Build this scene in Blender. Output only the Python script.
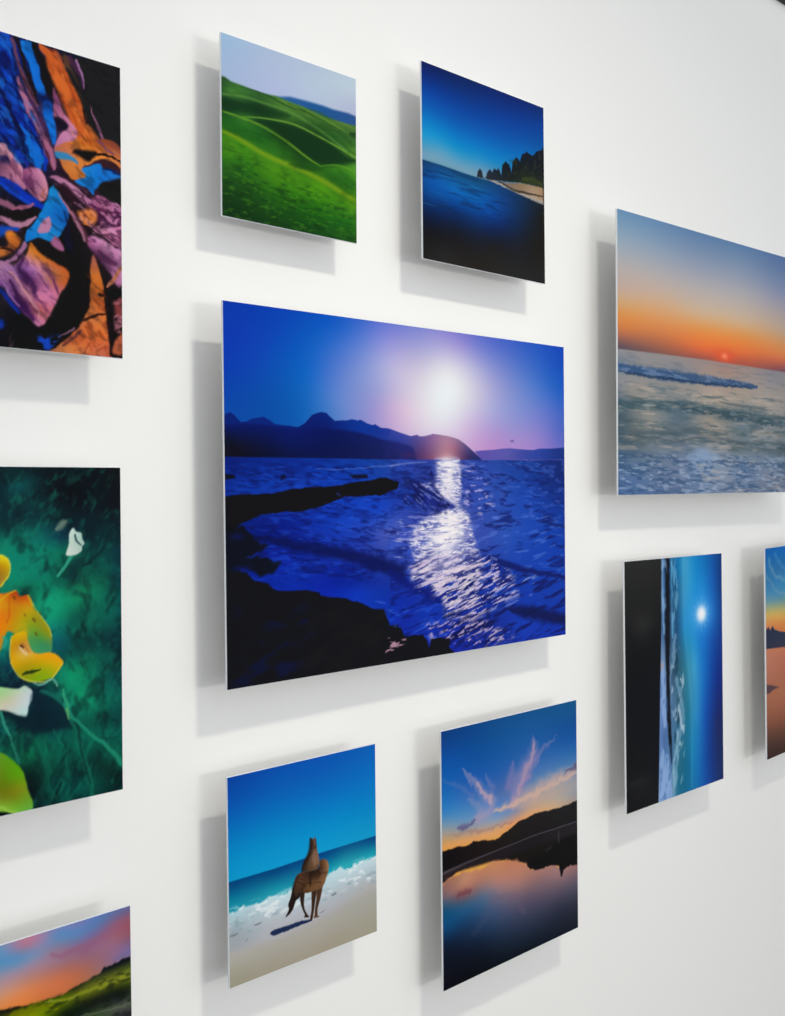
import bpy, bmesh, math
import numpy as np
from mathutils import Matrix, Vector

for o in list(bpy.data.objects): bpy.data.objects.remove(o)
SC = bpy.context.scene
COL = SC.collection

# ------------------------------------------------------------------ camera, world, lights, exposure
CAM_AXES = [[0.685381, 0.017975, -0.727963], [-0.728121, 0.003703, -0.685438], [-0.009625, 0.999832, 0.015626]]
EYE = 1.5
WALL_Y = 1.0176           # face of the wall behind them
TRIM_Z = EYE + 0.906
cam_data = bpy.data.cameras.new('camera'); cam = bpy.data.objects.new('camera', cam_data); COL.objects.link(cam)
cam_data.sensor_fit = 'HORIZONTAL'; cam_data.sensor_width = 36; cam_data.lens = 36 * 1200 / 785
cam_data.clip_start = 0.02
cam.matrix_world = Matrix.Translation((0, 0, EYE)) @ Matrix(CAM_AXES).to_4x4()
cam_data.dof.use_dof = True; cam_data.dof.focus_distance = 1.42; cam_data.dof.aperture_fstop = 20
SC.camera = cam

world = bpy.data.worlds.new('room_light'); SC.world = world; world.use_nodes = True
wnt = world.node_tree; wbg = wnt.nodes['Background']
wbg.inputs[1].default_value = 1.32
# the room across from the wall is brightest straight ahead of it and dimmer to the sides, floor and ceiling
wtc = wnt.nodes.new('ShaderNodeTexCoord'); wsp = wnt.nodes.new('ShaderNodeSeparateXYZ')
wmr = wnt.nodes.new('ShaderNodeMapRange'); wmr.inputs['From Min'].default_value = -1.0; wmr.inputs['From Max'].default_value = -0.25
wmr.inputs['To Min'].default_value = 1.0; wmr.inputs['To Max'].default_value = 0.10
wmx = wnt.nodes.new('ShaderNodeMix'); wmx.data_type = 'RGBA'; wmx.inputs['A'].default_value = (0, 0, 0, 1); wmx.inputs['B'].default_value = (0.93, 0.965, 1.0, 1)
wnt.links.new(wtc.outputs['Generated'], wsp.inputs[0]); wnt.links.new(wsp.outputs['Y'], wmr.inputs['Value'])
wnt.links.new(wmr.outputs[0], wmx.inputs['Factor']); wnt.links.new(wmx.outputs['Result'], wbg.inputs[0])

def area_light(name, loc, target, sx, sy, power, color, spread=180):
    d = bpy.data.lights.new(name, 'AREA'); d.shape = 'RECTANGLE'; d.size = sx; d.size_y = sy
    d.energy = power; d.color = color; d.spread = math.radians(spread)
    o = bpy.data.objects.new(name, d); COL.objects.link(o)
    o.location = loc
    o.rotation_euler = (Vector(target) - Vector(loc)).to_track_quat('-Z', 'Y').to_euler()
    return o
# warm gallery lamp above and in front of the wall; daylight from a window across the room
area_light('gallery_lamp', (0.904, -0.178, EYE + 1.177), (1.65, WALL_Y, EYE - 2.2), 0.22, 0.06, 5.7, (1.0, 0.95, 0.86), 110)
area_light('window_daylight', (1.06, -2.25, EYE - 0.04), (1.1, WALL_Y, EYE), 0.9, 0.22, 14.0, (1.0, 0.985, 0.96))

SC.view_settings.view_transform = 'Standard'; SC.view_settings.look = 'None'
SC.view_settings.gamma = 1; SC.view_settings.use_curve_mapping = False
SC.view_settings.exposure = 0.0

# ------------------------------------------------------------------ helpers
def mesh_object(name, bm, mat, parent=None):
    me = bpy.data.meshes.new(name); bm.to_mesh(me); bm.free()
    o = bpy.data.objects.new(name, me); COL.objects.link(o)
    me.materials.append(mat)
    if parent: o.parent = parent
    return o

def add_box(bm, x0, x1, y0, y1, z0, z1, bevel=0.0):
    vs = [bm.verts.new(p) for p in ((x0,y0,z0),(x1,y0,z0),(x1,y1,z0),(x0,y1,z0),(x0,y0,z1),(x1,y0,z1),(x1,y1,z1),(x0,y1,z1))]
    fs = [bm.faces.new([vs[i] for i in q]) for q in ((3,2,1,0),(4,5,6,7),(0,1,5,4),(1,2,6,5),(2,3,7,6),(3,0,4,7))]
    if bevel:
        es = list({e for f in fs for e in f.edges})
        bmesh.ops.bevel(bm, geom=es, offset=bevel, segments=2, affect='EDGES', profile=0.5)

def structure(o): o['kind'] = 'structure'; return o

def material(name, color, rough=.5, spec=.5):
    m = bpy.data.materials.new(name); m.use_nodes = True
    b = m.node_tree.nodes['Principled BSDF']
    b.inputs['Base Color'].default_value = (*color, 1); b.inputs['Roughness'].default_value = rough
    b.inputs['Specular IOR Level'].default_value = spec
    return m, m.node_tree, b

def noise_bump(nt, b, scale, strength, dist=.001):
    tc = nt.nodes.new('ShaderNodeTexCoord'); n = nt.nodes.new('ShaderNodeTexNoise'); n.inputs['Scale'].default_value = scale
    n.inputs['Detail'].default_value = 4
    bp = nt.nodes.new('ShaderNodeBump'); bp.inputs['Strength'].default_value = strength; bp.inputs['Distance'].default_value = dist
    nt.links.new(tc.outputs['Object'], n.inputs['Vector']); nt.links.new(n.outputs['Fac'], bp.inputs['Height'])
    nt.links.new(bp.outputs['Normal'], b.inputs['Normal'])
    return tc, n

M_WALL, nt, b = material('white_wall_paint', (.87, .865, .84), .75, .25)
tc, n = noise_bump(nt, b, 55, .25, .0012)
n2 = nt.nodes.new('ShaderNodeTexNoise'); n2.inputs['Scale'].default_value = 2.2; n2.inputs['Detail'].default_value = 3
rp = nt.nodes.new('ShaderNodeValToRGB'); rp.color_ramp.elements[0].color = (.865, .858, .835, 1); rp.color_ramp.elements[1].color = (.89, .882, .86, 1)
nt.links.new(tc.outputs['Object'], n2.inputs['Vector']); nt.links.new(n2.outputs['Fac'], rp.inputs['Fac']); nt.links.new(rp.outputs['Color'], b.inputs['Base Color'])
M_FLOOR, nt, b = material('grey_floor', (.42, .41, .39), .5, .3)
noise_bump(nt, b, 30, .15)
M_DARK, nt, b = material('dark_ceiling_trim', (.012, .011, .011), .6, .3)
noise_bump(nt, b, 60, .1)
M_EDGE, nt, b = material('white_acrylic_edge', (.86, .90, .95), .35, .4)
noise_bump(nt, b, 200, .05, .0003)
M_BACK, nt, b = material('white_backing_board', (.82, .83, .85), .7, .2)
noise_bump(nt, b, 90, .1, .0003)
M_METAL, nt, b = material('aluminium_hanger', (.6, .6, .6), .4, .5)
b.inputs['Metallic'].default_value = 1; noise_bump(nt, b, 120, .1, .0003)
M_PRINT, nt, b = material('glossy_photographic_print', (.5, .5, .5), .25, .05)
at = nt.nodes.new('ShaderNodeAttribute'); at.attribute_type = 'GEOMETRY'; at.attribute_name = 'print_color'
nt.links.new(at.outputs['Color'], b.inputs['Base Color'])

# ------------------------------------------------------------------ the setting
bm = bmesh.new(); add_box(bm, -2.2, 4.2, WALL_Y, WALL_Y + .12, 0, EYE + 1.6)
structure(mesh_object('wall_back', bm, M_WALL))
bm = bmesh.new(); add_box(bm, -2.2, 4.2, -3.4, WALL_Y, -.1, 0)
structure(mesh_object('floor', bm, M_FLOOR))
bm = bmesh.new(); add_box(bm, -2.2, 4.2, WALL_Y - .012, WALL_Y, TRIM_Z, TRIM_Z + .06, .002)
structure(mesh_object('trim_1', bm, M_DARK))

# ---- a small painter: lays the picture of a print down as colours on the vertices of its sheet (centimetres from the sheet's top left corner) ----
def hexcol(h):
    return np.array([int(h[i:i+2], 16) / 255 for i in (0, 2, 4)], dtype=np.float32)

def smoothstep(a, b, t):
    t = np.clip((t - a) / (b - a), 0, 1)
    return t * t * (3 - 2 * t)

def lattice(ix, iy, seed):
    h = (ix.astype(np.int64) * 374761393 + iy.astype(np.int64) * 668265263 + seed * 1442695041) & 0xffffffff
    h = ((h ^ (h >> 13)) * 1274126177) & 0xffffffff
    return ((h ^ (h >> 16)) & 0xffff).astype(np.float32) / 65535.0

def value_noise(x, y, seed):
    ix, iy = np.floor(x), np.floor(y)
    fx, fy = x - ix, y - iy
    fx, fy = fx * fx * (3 - 2 * fx), fy * fy * (3 - 2 * fy)
    a, b = lattice(ix, iy, seed), lattice(ix + 1, iy, seed)
    c, d = lattice(ix, iy + 1, seed), lattice(ix + 1, iy + 1, seed)
    return (a + (b - a) * fx) * (1 - fy) + (c + (d - c) * fx) * fy

def fractal(x, y, seed, octaves=3):
    s, amp, tot = 0, 1.0, 0
    for k in range(octaves):
        s = s + amp * value_noise(x * 2 ** k + 17.3 * k, y * 2 ** k + 5.1 * k, seed + k)
        tot += amp; amp *= 0.55
    return s / tot

def spline(pts, closed):
    """Catmull-Rom through the points (any number of columns)."""
    p = np.asarray(pts, dtype=float); n = len(p)
    if n < 3: return p
    out = []
    rng = range(n) if closed else range(n - 1)
    for i in rng:
        if closed: a, b, c, d = p[(i-1) % n], p[i], p[(i+1) % n], p[(i+2) % n]
        else: a, b, c, d = p[max(i-1, 0)], p[i], p[i+1], p[min(i+2, n-1)]
        for t in (0, .25, .5, .75):
            out.append(.5 * (2*b + (c-a)*t + (2*a-5*b+4*c-d)*t*t + (3*b-a-3*c+d)*t**3))
    if not closed: out.append(p[-1])
    return np.array(out)

def field(X, Y, pts, soft=.8, squeeze=.6):
    """smooth colour field through the given points (multiquadric interpolation)"""
    p = np.array([[q[0] * squeeze, q[1]] for q in pts]); v = np.array([hexcol(q[2]) for q in pts]); n = len(p)
    phi = lambda dx, dy: np.sqrt(dx * dx + dy * dy + soft * soft)
    A = np.zeros((n + 1, n + 1)); A[:n, :n] = phi(p[:, None, 0] - p[None, :, 0], p[:, None, 1] - p[None, :, 1])
    A[:n, :n] -= np.eye(n) * .08; A[:n, n] = 1; A[n, :n] = 1
    w = np.linalg.lstsq(A, np.vstack([v, np.zeros(3)]), rcond=1e-9)[0].astype(np.float32)
    out = np.zeros(X.shape + (3,), np.float32) + w[n]
    Xs = X * squeeze
    for i in range(n): out += phi(Xs - np.float32(p[i, 0]), Y - np.float32(p[i, 1]))[..., None] * w[i]
    return np.clip(out, np.maximum(v.min(0) - .02, 0), np.minimum(v.max(0) + .02, 1))

def poly_distance(X, Y, P):
    """signed distance to a closed polygon, negative inside"""
    d = np.full(X.shape, 1e9, np.float32); inside = np.zeros(X.shape, bool)
    n = len(P)
    for i in range(n):
        ax, ay = P[i]; bx, by = P[(i+1) % n]
        ex, ey = bx - ax, by - ay
        l2 = ex*ex + ey*ey
        if l2 < 1e-12: continue
        t = np.clip(((X-ax)*ex + (Y-ay)*ey) / l2, 0, 1)
        d = np.minimum(d, (X-ax-t*ex)**2 + (Y-ay-t*ey)**2)
        if ay != by:
            c = ((ay > Y) != (by > Y)) & (X < ex * (Y-ay) / ey + ax)
            inside ^= c
    d = np.sqrt(d)
    return np.where(inside, -d, d)

def paint(w_cm, h_cm, cell, layers):
    nx, ny = int(round(w_cm / cell)), int(round(h_cm / cell))
    gx, gy = np.linspace(0, w_cm, nx + 1, dtype=np.float32), np.linspace(0, h_cm, ny + 1, dtype=np.float32)
    GX, GY = np.meshgrid(gx, gy)
    img = np.zeros(GX.shape + (3,), np.float32)
    def window(x0, x1, y0, y1):
        i0, i1 = np.searchsorted(gx, x0), np.searchsorted(gx, x1) + 1
        j0, j1 = np.searchsorted(gy, y0), np.searchsorted(gy, y1) + 1
        return slice(max(j0-1, 0), j1), slice(max(i0-1, 0), i1)
    def mask_of(op, X, Y):
        P = op['pts']
        if op.get('curve'): P = spline(P, True)
        wob = op.get('wob')
        if wob:
            a, s, sd = wob
            X = X + a * (fractal(X/s, Y/s, sd) - .5) * 2; Y = Y + a * (fractal(X/s + 40, Y/s + 9, sd + 7) - .5) * 2
        soft = op.get('soft', .08)
        return 1 - smoothstep(-soft, soft, poly_distance(X, Y, P))
    for op in layers:
        k = op['op']; al = op.get('a', 1.0)
        if k == 'field':
            img[:] = field(GX, GY, op['pts'], op.get('fs', .8), op.get('sq', .6)); continue
        if k in ('poly', 'noise'):
            if 'pts' in op:
                q = np.array(op['pts'])[:, :2]; m = 1.2 + op.get('soft', 0) + (op['wob'][0] if op.get('wob') else 0)
                sl = window(q[:, 0].min()-m, q[:, 0].max()+m, q[:, 1].min()-m, q[:, 1].max()+m)
            else: sl = (slice(None), slice(None))
            X, Y = GX[sl], GY[sl]
            if X.size == 0: continue
            M = mask_of(op, X, Y) if 'pts' in op else np.ones_like(X)
            if k == 'noise':
                ca, sa = math.cos(op['ang']), math.sin(op['ang'])
                U, V = (X*ca + Y*sa) / op['sx'], (-X*sa + Y*ca) / op['sy']
                warp = op.get('warp', .6)
                V = V + warp * (fractal(U*.7 + 3, V*.35, op['seed'] + 31, 2) - .5) * 2
                f = fractal(U, V, op['seed'], op.get('oct', 3))
                if op.get('ridge'): f = 1 - np.abs(f - .5) * 4
                M = M * smoothstep(op['lo'], op['hi'], f)
            col = field(X, Y, op['cols'], op.get('fs', .8), op.get('sq', .6)) if 'cols' in op else hexcol(op['c'])
            A = (M * al)[..., None]
            img[sl] = img[sl] * (1 - A) + col * A
        elif k == 'stroke':
            P = spline(op['pts'], False); soft = op.get('soft', .5)
            m = P[:, 2].max() + .3
            sl = window(P[:, 0].min()-m, P[:, 0].max()+m, P[:, 1].min()-m, P[:, 1].max()+m)
            X, Y = GX[sl], GY[sl]
            if X.size == 0: continue
            if op.get('wob'):
                a, s, sd = op['wob']
                X, Y = X + a*(fractal(X/s, Y/s, sd)-.5)*2, Y + a*(fractal(X/s+40, Y/s+9, sd+7)-.5)*2
            best = np.full(X.shape, 9.0, np.float32)
            for i in range(len(P) - 1):
                ax, ay, aw = P[i]; bx, by, bw = P[i+1]
                ex, ey = bx-ax, by-ay; l2 = ex*ex + ey*ey + 1e-9
                t = np.clip(((X-ax)*ex + (Y-ay)*ey) / l2, 0, 1)
                dd = np.sqrt((X-ax-t*ex)**2 + (Y-ay-t*ey)**2) / np.maximum(aw + t*(bw-aw), .02)
                best = np.minimum(best, dd)
            A = ((1 - smoothstep(1-soft, 1+soft, best)) * al)[..., None]
            img[sl] = img[sl] * (1 - A) + hexcol(op['c']) * A
        elif k == 'blob':
            x, y, rx, ry = op['g']
            sl = window(x-3*rx, x+3*rx, y-3*ry, y+3*ry); X, Y = GX[sl], GY[sl]
            if X.size == 0: continue
            A = (np.exp(-(((X-x)/rx)**2 + ((Y-y)/ry)**2) ** op.get('p', 1.0)) * al)[..., None]
            img[sl] = img[sl] * (1 - A) + hexcol(op['c']) * A
    return nx, ny, gx, gy, np.clip(img, 0, 1)

PRINT_PLACE = {   # centre (metres, height above the floor), width, height, slight lean / turn / hang angle
    'fabric': ((0.5220, 0.9718, 1.7665), 0.2772, 0.2770, (-0.29, 0.49, 0.45)),
    'hills': ((0.8852, 0.9779, 1.8780), 0.1965, 0.1889, (0.02, 0.32, -0.06)),
    'pines': ((1.2168, 0.9732, 1.8989), 0.2489, 0.2402, (-0.43, 0.45, -0.20)),
    'surf': ((1.8003, 0.9621, 1.6976), 0.5836, 0.4192, (0.19, -0.00, -0.52)),
    'shore': ((1.0827, 0.9724, 1.4951), 0.6048, 0.4015, (0.02, -0.01, 0.20)),
    'blossom': ((0.5005, 0.9727, 1.3694), 0.3080, 0.3081, (0.43, 0.05, -0.03)),
    'beach': ((1.6824, 0.9710, 1.2001), 0.2987, 0.3772, (-0.31, 0.17, 0.06)),
    'bay': ((2.1284, 0.9673, 1.2065), 0.2984, 0.3735, (0.27, -1.23, 0.57)),
    'horse': ((0.8916, 0.9746, 1.0930), 0.2186, 0.2204, (0.10, -0.10, -0.45)),
    'dusk': ((1.2619, 0.9721, 1.0381), 0.2915, 0.3238, (-0.01, -0.07, -0.05)),
    'meadow': ((0.5152, 0.9726, 0.9649), 0.2900, 0.2750, (0.00, -0.07, 0.03)),
}
PRINT_LAYERS = {
    'fabric': [
        {"op":"field","pts":[[9.72,4.01,"101420"],[9.64,11.6,"1038a0"],[9.56,20.03,"a06890"],[9.49,26.77,"101010"],[15.56,2.02,"0424a0"],[16.16,4.77,"0434b0"],[25.37,2.5,"1a1a1c"],[26.26,4.62,"181818"],[19.28,3.26,"101010"],[20.94,5.85,"482838"],[16.75,10.4,"041c70"],[20.9,10.6,"281424"],[22.61,11.78,"2c1424"],[20.87,12.86,"181018"],[26.18,12.66,"301828"],[16.05,15.65,"120c10"],[22.55,17.12,"0c0c0c"],[26.13,16.57,"3c2030"],[22.52,20.23,"0c0c0c"],[15.78,26.38,"0a0a0c"],[21.61,24.15,"0e0c0c"],[26.63,22.03,"140c0c"],[16.6,24.69,"0c0c10"],[17.39,27.11,"0c0c0c"]]},
        {"op":"stroke","pts":[[-0.5,-1,1.4],[1,6,1.1199999999999999],[2.6,12,0.84],[1.8,18,1.4],[0,29,1.8199999999999998]],"c":"0c4cc0","a":0.9,"soft":0.6,"wob":[0.5,2.2,3]},
        {"op":"stroke","pts":[[1.9,-1,0.9],[3.4,6,0.7200000000000001],[5.0,12,0.54],[4.2,18,0.9],[2.4,29,1.1700000000000002]],"c":"a06488","a":0.9,"soft":0.6,"wob":[0.5,2.2,4]},
        {"op":"stroke","pts":[[4.1,-1,1.1],[5.6,6,0.8800000000000001],[7.199999999999999,12,0.66],[6.3999999999999995,18,1.1],[4.6,29,1.4300000000000002]],"c":"cc6428","a":0.9,"soft":0.6,"wob":[0.5,2.2,5]},
        {"op":"stroke","pts":[[6.5,-1,1.5],[8,6,1.2000000000000002],[9.6,12,0.8999999999999999],[8.8,18,1.5],[7,29,1.9500000000000002]],"c":"0430a0","a":0.9,"soft":0.6,"wob":[0.5,2.2,6]},
        {"op":"stroke","pts":[[8.8,-1,0.9],[10.3,6,0.7200000000000001],[11.9,12,0.54],[11.100000000000001,18,0.9],[9.3,29,1.1700000000000002]],"c":"b47498","a":0.9,"soft":0.6,"wob":[0.5,2.2,7]},
        {"op":"stroke","pts":[[10.9,-1,1.2],[12.4,6,0.96],[14.0,12,0.72],[13.200000000000001,18,1.2],[11.4,29,1.56]],"c":"0c68d0","a":0.9,"soft":0.6,"wob":[0.5,2.2,8]},
        {"op":"stroke","pts":[[12.7,-1,0.8],[14.2,6,0.6400000000000001],[15.799999999999999,12,0.48],[15.0,18,0.8],[13.2,29,1.04]],"c":"141018","a":0.9,"soft":0.6,"wob":[0.5,2.2,9]},
        {"op":"noise","pts":[[-1,-1],[15,-1],[16,29],[-1,29]],"c":"0a0812","sx":1.2,"sy":3.5,"ang":0.3,"lo":0.45,"hi":0.62,"seed":650,"a":0.8,"soft":0.6},
        {"op":"noise","pts":[[-1,-1],[15,-1],[16,29],[-1,29]],"c":"c884a8","sx":0.8,"sy":3.2,"ang":0.4,"lo":0.6,"hi":0.74,"seed":661,"a":0.6,"soft":0.6},
        {"op":"poly","pts":[[12.18,-0.62],[15.58,-0.16],[16.21,0.54],[16.68,1.72],[16.74,3.17],[16.33,4.0],[17.12,5.56],[18.41,7.33],[19.22,9.53],[19.37,10.69],[12.06,10.74]],"a":1,"soft":0.14,"curve":True,"wob":[0.15,0.9,3],"cols":[[13.68,1.81,"0430a0"],[15.57,0.71,"0448c0"],[16.2,1.27,"042880"],[15.87,2.23,"0434b4"],[15.55,3.04,"0438b8"],[16.02,3.79,"0448cc"],[15.53,4.93,"04206c"],[16.48,5.13,"0850c8"],[15.83,6.17,"0428a0"],[16.63,5.97,"0c54cc"],[15.66,7.37,"041860"],[16.78,7.11,"0430b0"],[17.6,6.33,"04104c"],[17.59,7.51,"0428a8"],[15.49,8.57,"0438c0"],[16.45,8.65,"0c58d0"],[16.92,9.13,"06103c"],[18.07,8.29,"0448c0"],[18.06,9.33,"0c74d8"],[18.9,8.56,"0424a0"]]},
        {"op":"stroke","pts":[[15.21,5.15,0.09],[15.68,5.91,0.19],[16.14,6.97,0.23],[16.61,7.88,0.21],[17.25,8.77,0.19],[17.56,9.95,0.17]],"c":"04082c","a":0.85,"soft":0.7,"wob":[0.25,1.1,5]},
        {"op":"stroke","pts":[[15.19,6.75,0.14],[15.81,7.91,0.21],[16.28,8.98,0.22],[16.59,10.15,0.17]],"c":"0848cc","a":0.8,"soft":0.8,"wob":[0.25,1.1,5]},
        {"op":"stroke","pts":[[16.2,1.27,0.12],[16.51,2.2,0.14],[16.66,3.04,0.1]],"c":"040c38","a":0.8,"soft":0.7,"wob":[0.25,1.1,5]},
        {"op":"stroke","pts":[[16.62,6.85,0.09],[17.59,7.51,0.16],[18.23,8.55,0.2]],"c":"04124c","a":0.7,"soft":0.8,"wob":[0.25,1.1,5]},
        {"op":"stroke","pts":[[16.94,7.81,0.09],[17.74,8.66,0.19],[18.22,9.81,0.26]],"c":"0c74d8","a":0.8,"soft":0.8,"wob":[0.25,1.1,5]},
        {"op":"stroke","pts":[[17.57,9.05,0.35],[18.06,9.83,0.53],[18.54,10.62,0.53],[18.87,11.15,0.32]],"c":"0868cc","a":1,"soft":0.6,"wob":[0.25,1.1,5]},
        {"op":"stroke","pts":[[16.12,9.37,0.26],[16.75,10.11,0.31],[17.39,10.86,0.26],[17.71,11.38,0.14]],"c":"0838b8","a":1,"soft":0.7,"wob":[0.25,1.1,5]},
        {"op":"stroke","pts":[[17.41,9.09,0.1],[17.57,9.94,0.1],[18.21,11.13,0.12]],"c":"04082c","a":0.9,"soft":0.5,"wob":[0.25,1.1,5]},
        {"op":"stroke","pts":[[19.3,9.57,0.18],[19.63,10.4,0.21],[19.54,11.17,0.17]],"c":"0434b0","a":1,"soft":0.7,"wob":[0.25,1.1,5]},
        {"op":"stroke","pts":[[16.78,0.09,0.27],[17.25,1.13,0.23],[17.64,2.5,0.21],[18.28,3.96,0.2],[18.76,5.32,0.14]],"c":"140c14","a":1,"soft":0.35,"wob":[0.25,1.1,5]},
        {"op":"stroke","pts":[[16.45,0.47,0.16],[16.83,2.12,0.16],[17.47,3.28,0.23],[18.11,4.59,0.22],[18.76,5.62,0.14]],"c":"74404c","a":0.9,"soft":0.6,"wob":[0.25,1.1,5]},
        {"op":"stroke","pts":[[17.15,3.21,0.07],[17.87,4.06,0.11],[18.68,5.34,0.07]],"c":"402030","a":0.9,"soft":0.6,"wob":[0.25,1.1,5]},
        {"op":"poly","pts":[[17.26,0.25],[18.32,0.17],[18.56,0.77],[18.72,1.47],[19.13,2.26],[19.2,3.28],[19.7,3.9],[19.69,4.58],[19.1,4.64],[18.69,4.15],[18.37,3.34],[18.13,2.37],[17.57,1.48],[17.25,0.98]],"a":1,"soft":0.11,"curve":True,"wob":[0.15,0.9,3],"cols":[[17.66,0.58,"0c78dc"],[18.48,1.24,"0464c8"],[18.3,2.32,"0c74dc"],[18.95,3.19,"0c68d0"],[19.27,4.3,"0c70dc"]]},
        {"op":"stroke","pts":[[18.49,0.2,0.24],[19.22,1.49,0.37],[19.71,2.85,0.46],[20.28,4.21,0.45],[20.44,5.52,0.27]],"c":"100c10","a":1,"soft":0.35,"wob":[0.25,1.1,5]},
        {"op":"stroke","pts":[[19.1,4.79,0.34],[19.94,5.04,0.52]],"c":"041850","a":1,"soft":0.8,"wob":[0.25,1.1,5]},
        {"op":"poly","pts":[[19.35,5.18],[20.27,5.11],[20.51,6.25],[20.67,7.72],[20.49,8.81],[20.15,8.43],[19.91,7.44],[19.5,6.49]],"a":1,"soft":0.11,"curve":True,"wob":[0.15,0.9,3],"cols":[[19.76,5.53,"0444a0"],[20.09,6.65,"0870d8"],[20.41,8.23,"0868d0"]]},
        {"op":"stroke","pts":[[16.9,3.57,0.12],[17.3,4.49,0.3],[17.85,5.68,0.36],[18.58,6.99,0.36],[19.31,8.32,0.4],[19.89,9.46,0.36]],"c":"b06c8c","a":1,"soft":0.5,"wob":[0.25,1.1,5]},
        {"op":"stroke","pts":[[17.46,4.31,0.07],[18.43,5.7,0.11],[19.41,7.1,0.11],[20.07,8.75,0.09]],"c":"501c3c","a":0.8,"soft":0.7,"wob":[0.25,1.1,5]},
        {"op":"stroke","pts":[[19.65,8.61,0.39],[20.06,9.72,0.36],[20.55,10.97,0.2]],"c":"a46080","a":1,"soft":0.5,"wob":[0.25,1.1,5]},
        {"op":"stroke","pts":[[19.31,8.68,0.09],[19.8,9.77,0.11],[20.38,11.15,0.07]],"c":"40142c","a":0.8,"soft":0.6,"wob":[0.25,1.1,5]},
        {"op":"stroke","pts":[[19.23,0.22,0.27],[19.98,0.69,0.56],[20.65,1.71,0.89],[21.32,2.75,0.84],[22.0,3.79,0.94],[22.68,4.99,1.04],[23.1,6.27,0.93],[23.36,7.44,1.02],[23.52,8.7,0.83]],"c":"cc5c24","a":1,"soft":0.3,"wob":[0.25,1.1,5]},
        {"op":"stroke","pts":[[20.15,0.2,0.18],[20.91,0.59,0.24],[21.42,1.36,0.19]],"c":"a03c20","a":0.7,"soft":0.8,"wob":[0.25,1.1,5]},
        {"op":"stroke","pts":[[20.64,2.02,0.28],[21.48,3.31,0.38],[22.34,4.62,0.38],[23.02,5.98,0.38]],"c":"e0702c","a":0.6,"soft":0.8,"wob":[0.25,1.1,5]},
        {"op":"stroke","pts":[[22.52,3.81,0.09],[22.77,4.36,0.13]],"c":"8c3418","a":0.6,"soft":0.8,"wob":[0.25,1.1,5]},
        {"op":"poly","pts":[[20.46,3.71],[20.96,4.34],[21.46,5.58],[22.15,6.18],[22.75,6.81],[22.92,7.53],[22.47,8.54],[21.77,9.3],[20.57,9.55],[20.57,8.64],[21.18,7.61],[21.79,7.02],[20.93,6.76],[20.52,5.95]],"a":1,"soft":0.11,"curve":True,"wob":[0.15,0.9,3],"cols":[[20.87,4.97,"884870"],[21.8,6.11,"c8789c"],[22.48,7.02,"cc80a0"],[21.43,8.16,"c47ca8"],[20.91,8.87,"b46c90"]]},
        {"op":"poly","pts":[[20.6,6.23],[21.28,6.23],[21.97,6.68],[21.79,7.17],[20.93,7.44],[20.59,6.99]],"a":1,"soft":0.19,"curve":True,"wob":[0.15,0.9,3],"c":"180c24"},
        {"op":"poly","pts":[[21.35,0.17],[22.55,0.46],[27.78,0.17],[27.8,7.73],[26.04,8.1],[25.14,7.05],[24.25,6.32],[23.56,4.94],[23.05,3.53],[22.18,2.38],[21.68,1.14]],"a":1,"soft":0.19,"curve":True,"wob":[0.15,0.9,3],"c":"19191b"},
        {"op":"stroke","pts":[[22.29,0.45,0.19],[22.81,1.15,0.33],[23.24,1.96,0.25],[23.67,2.92,0.11]],"c":"402040","a":1,"soft":0.7,"wob":[0.25,1.1,5]},
        {"op":"stroke","pts":[[22.9,0.52,0.1],[23.24,1.35,0.13],[23.55,2.18,0.1],[23.72,2.91,0.05]],"c":"a070a0","a":0.95,"soft":0.6,"wob":[0.25,1.1,5]},
        {"op":"stroke","pts":[[24.27,4.39,0.05],[24.71,5.6,0.1],[25.33,6.7,0.14],[26.23,7.75,0.19],[26.5,8.08,0.2]],"c":"8c5878","a":0.95,"soft":0.6,"wob":[0.25,1.1,5]},
        {"op":"stroke","pts":[[23.56,4.94,0.09],[23.9,6.09,0.13],[24.61,6.86,0.15],[25.32,7.63,0.15]],"c":"1c0c10","a":0.8,"soft":0.6,"wob":[0.25,1.1,5]},
        {"op":"poly","pts":[[23.72,6.28],[24.34,6.3],[25.14,7.2],[25.86,8.22],[22.46,9.15],[22.65,8.2],[23.53,7.4]],"a":1,"soft":0.19,"curve":True,"wob":[0.15,0.9,3],"c":"d8702c"},
        {"op":"stroke","pts":[[24.07,6.67,0.1],[24.42,7.36,0.13],[24.59,8.09,0.09]],"c":"b04c20","a":0.7,"soft":0.8,"wob":[0.25,1.1,5]},
        {"op":"poly","pts":[[20.57,9.08],[22.47,8.0],[26.05,7.07],[27.8,7.8],[27.78,9.54],[26.95,9.23],[25.67,9.02],[24.58,9.55],[23.5,10.23],[23.85,10.77],[23.67,11.27],[22.44,11.58],[21.75,11.03],[20.9,9.99]],"a":1,"soft":0.11,"curve":True,"wob":[0.15,0.9,3],"cols":[[21.77,8.91,"c46c4c"],[23.17,8.15,"e07c24"],[24.95,8.08,"b85c24"],[25.67,8.55,"e08034"],[27.14,8.88,"d4783c"],[22.45,10.59,"d87c34"],[23.32,11.03,"c87030"],[21.42,9.59,"b86c44"],[27.15,7.78,"8c4430"]]},
        {"op":"poly","pts":[[22.29,9.18],[22.82,8.76],[23.87,8.62],[24.86,8.57],[24.76,9.05],[24.04,9.58],[23.16,9.3]],"a":1,"soft":0.19,"curve":True,"wob":[0.15,0.9,3],"c":"100c0c"},
        {"op":"stroke","pts":[[24.77,8.66,0.13],[26.04,8.56,0.12],[27.14,8.8,0.11],[27.78,9.06,0.09]],"c":"180c0c","a":1,"soft":0.35,"wob":[0.25,1.1,5]},
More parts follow.
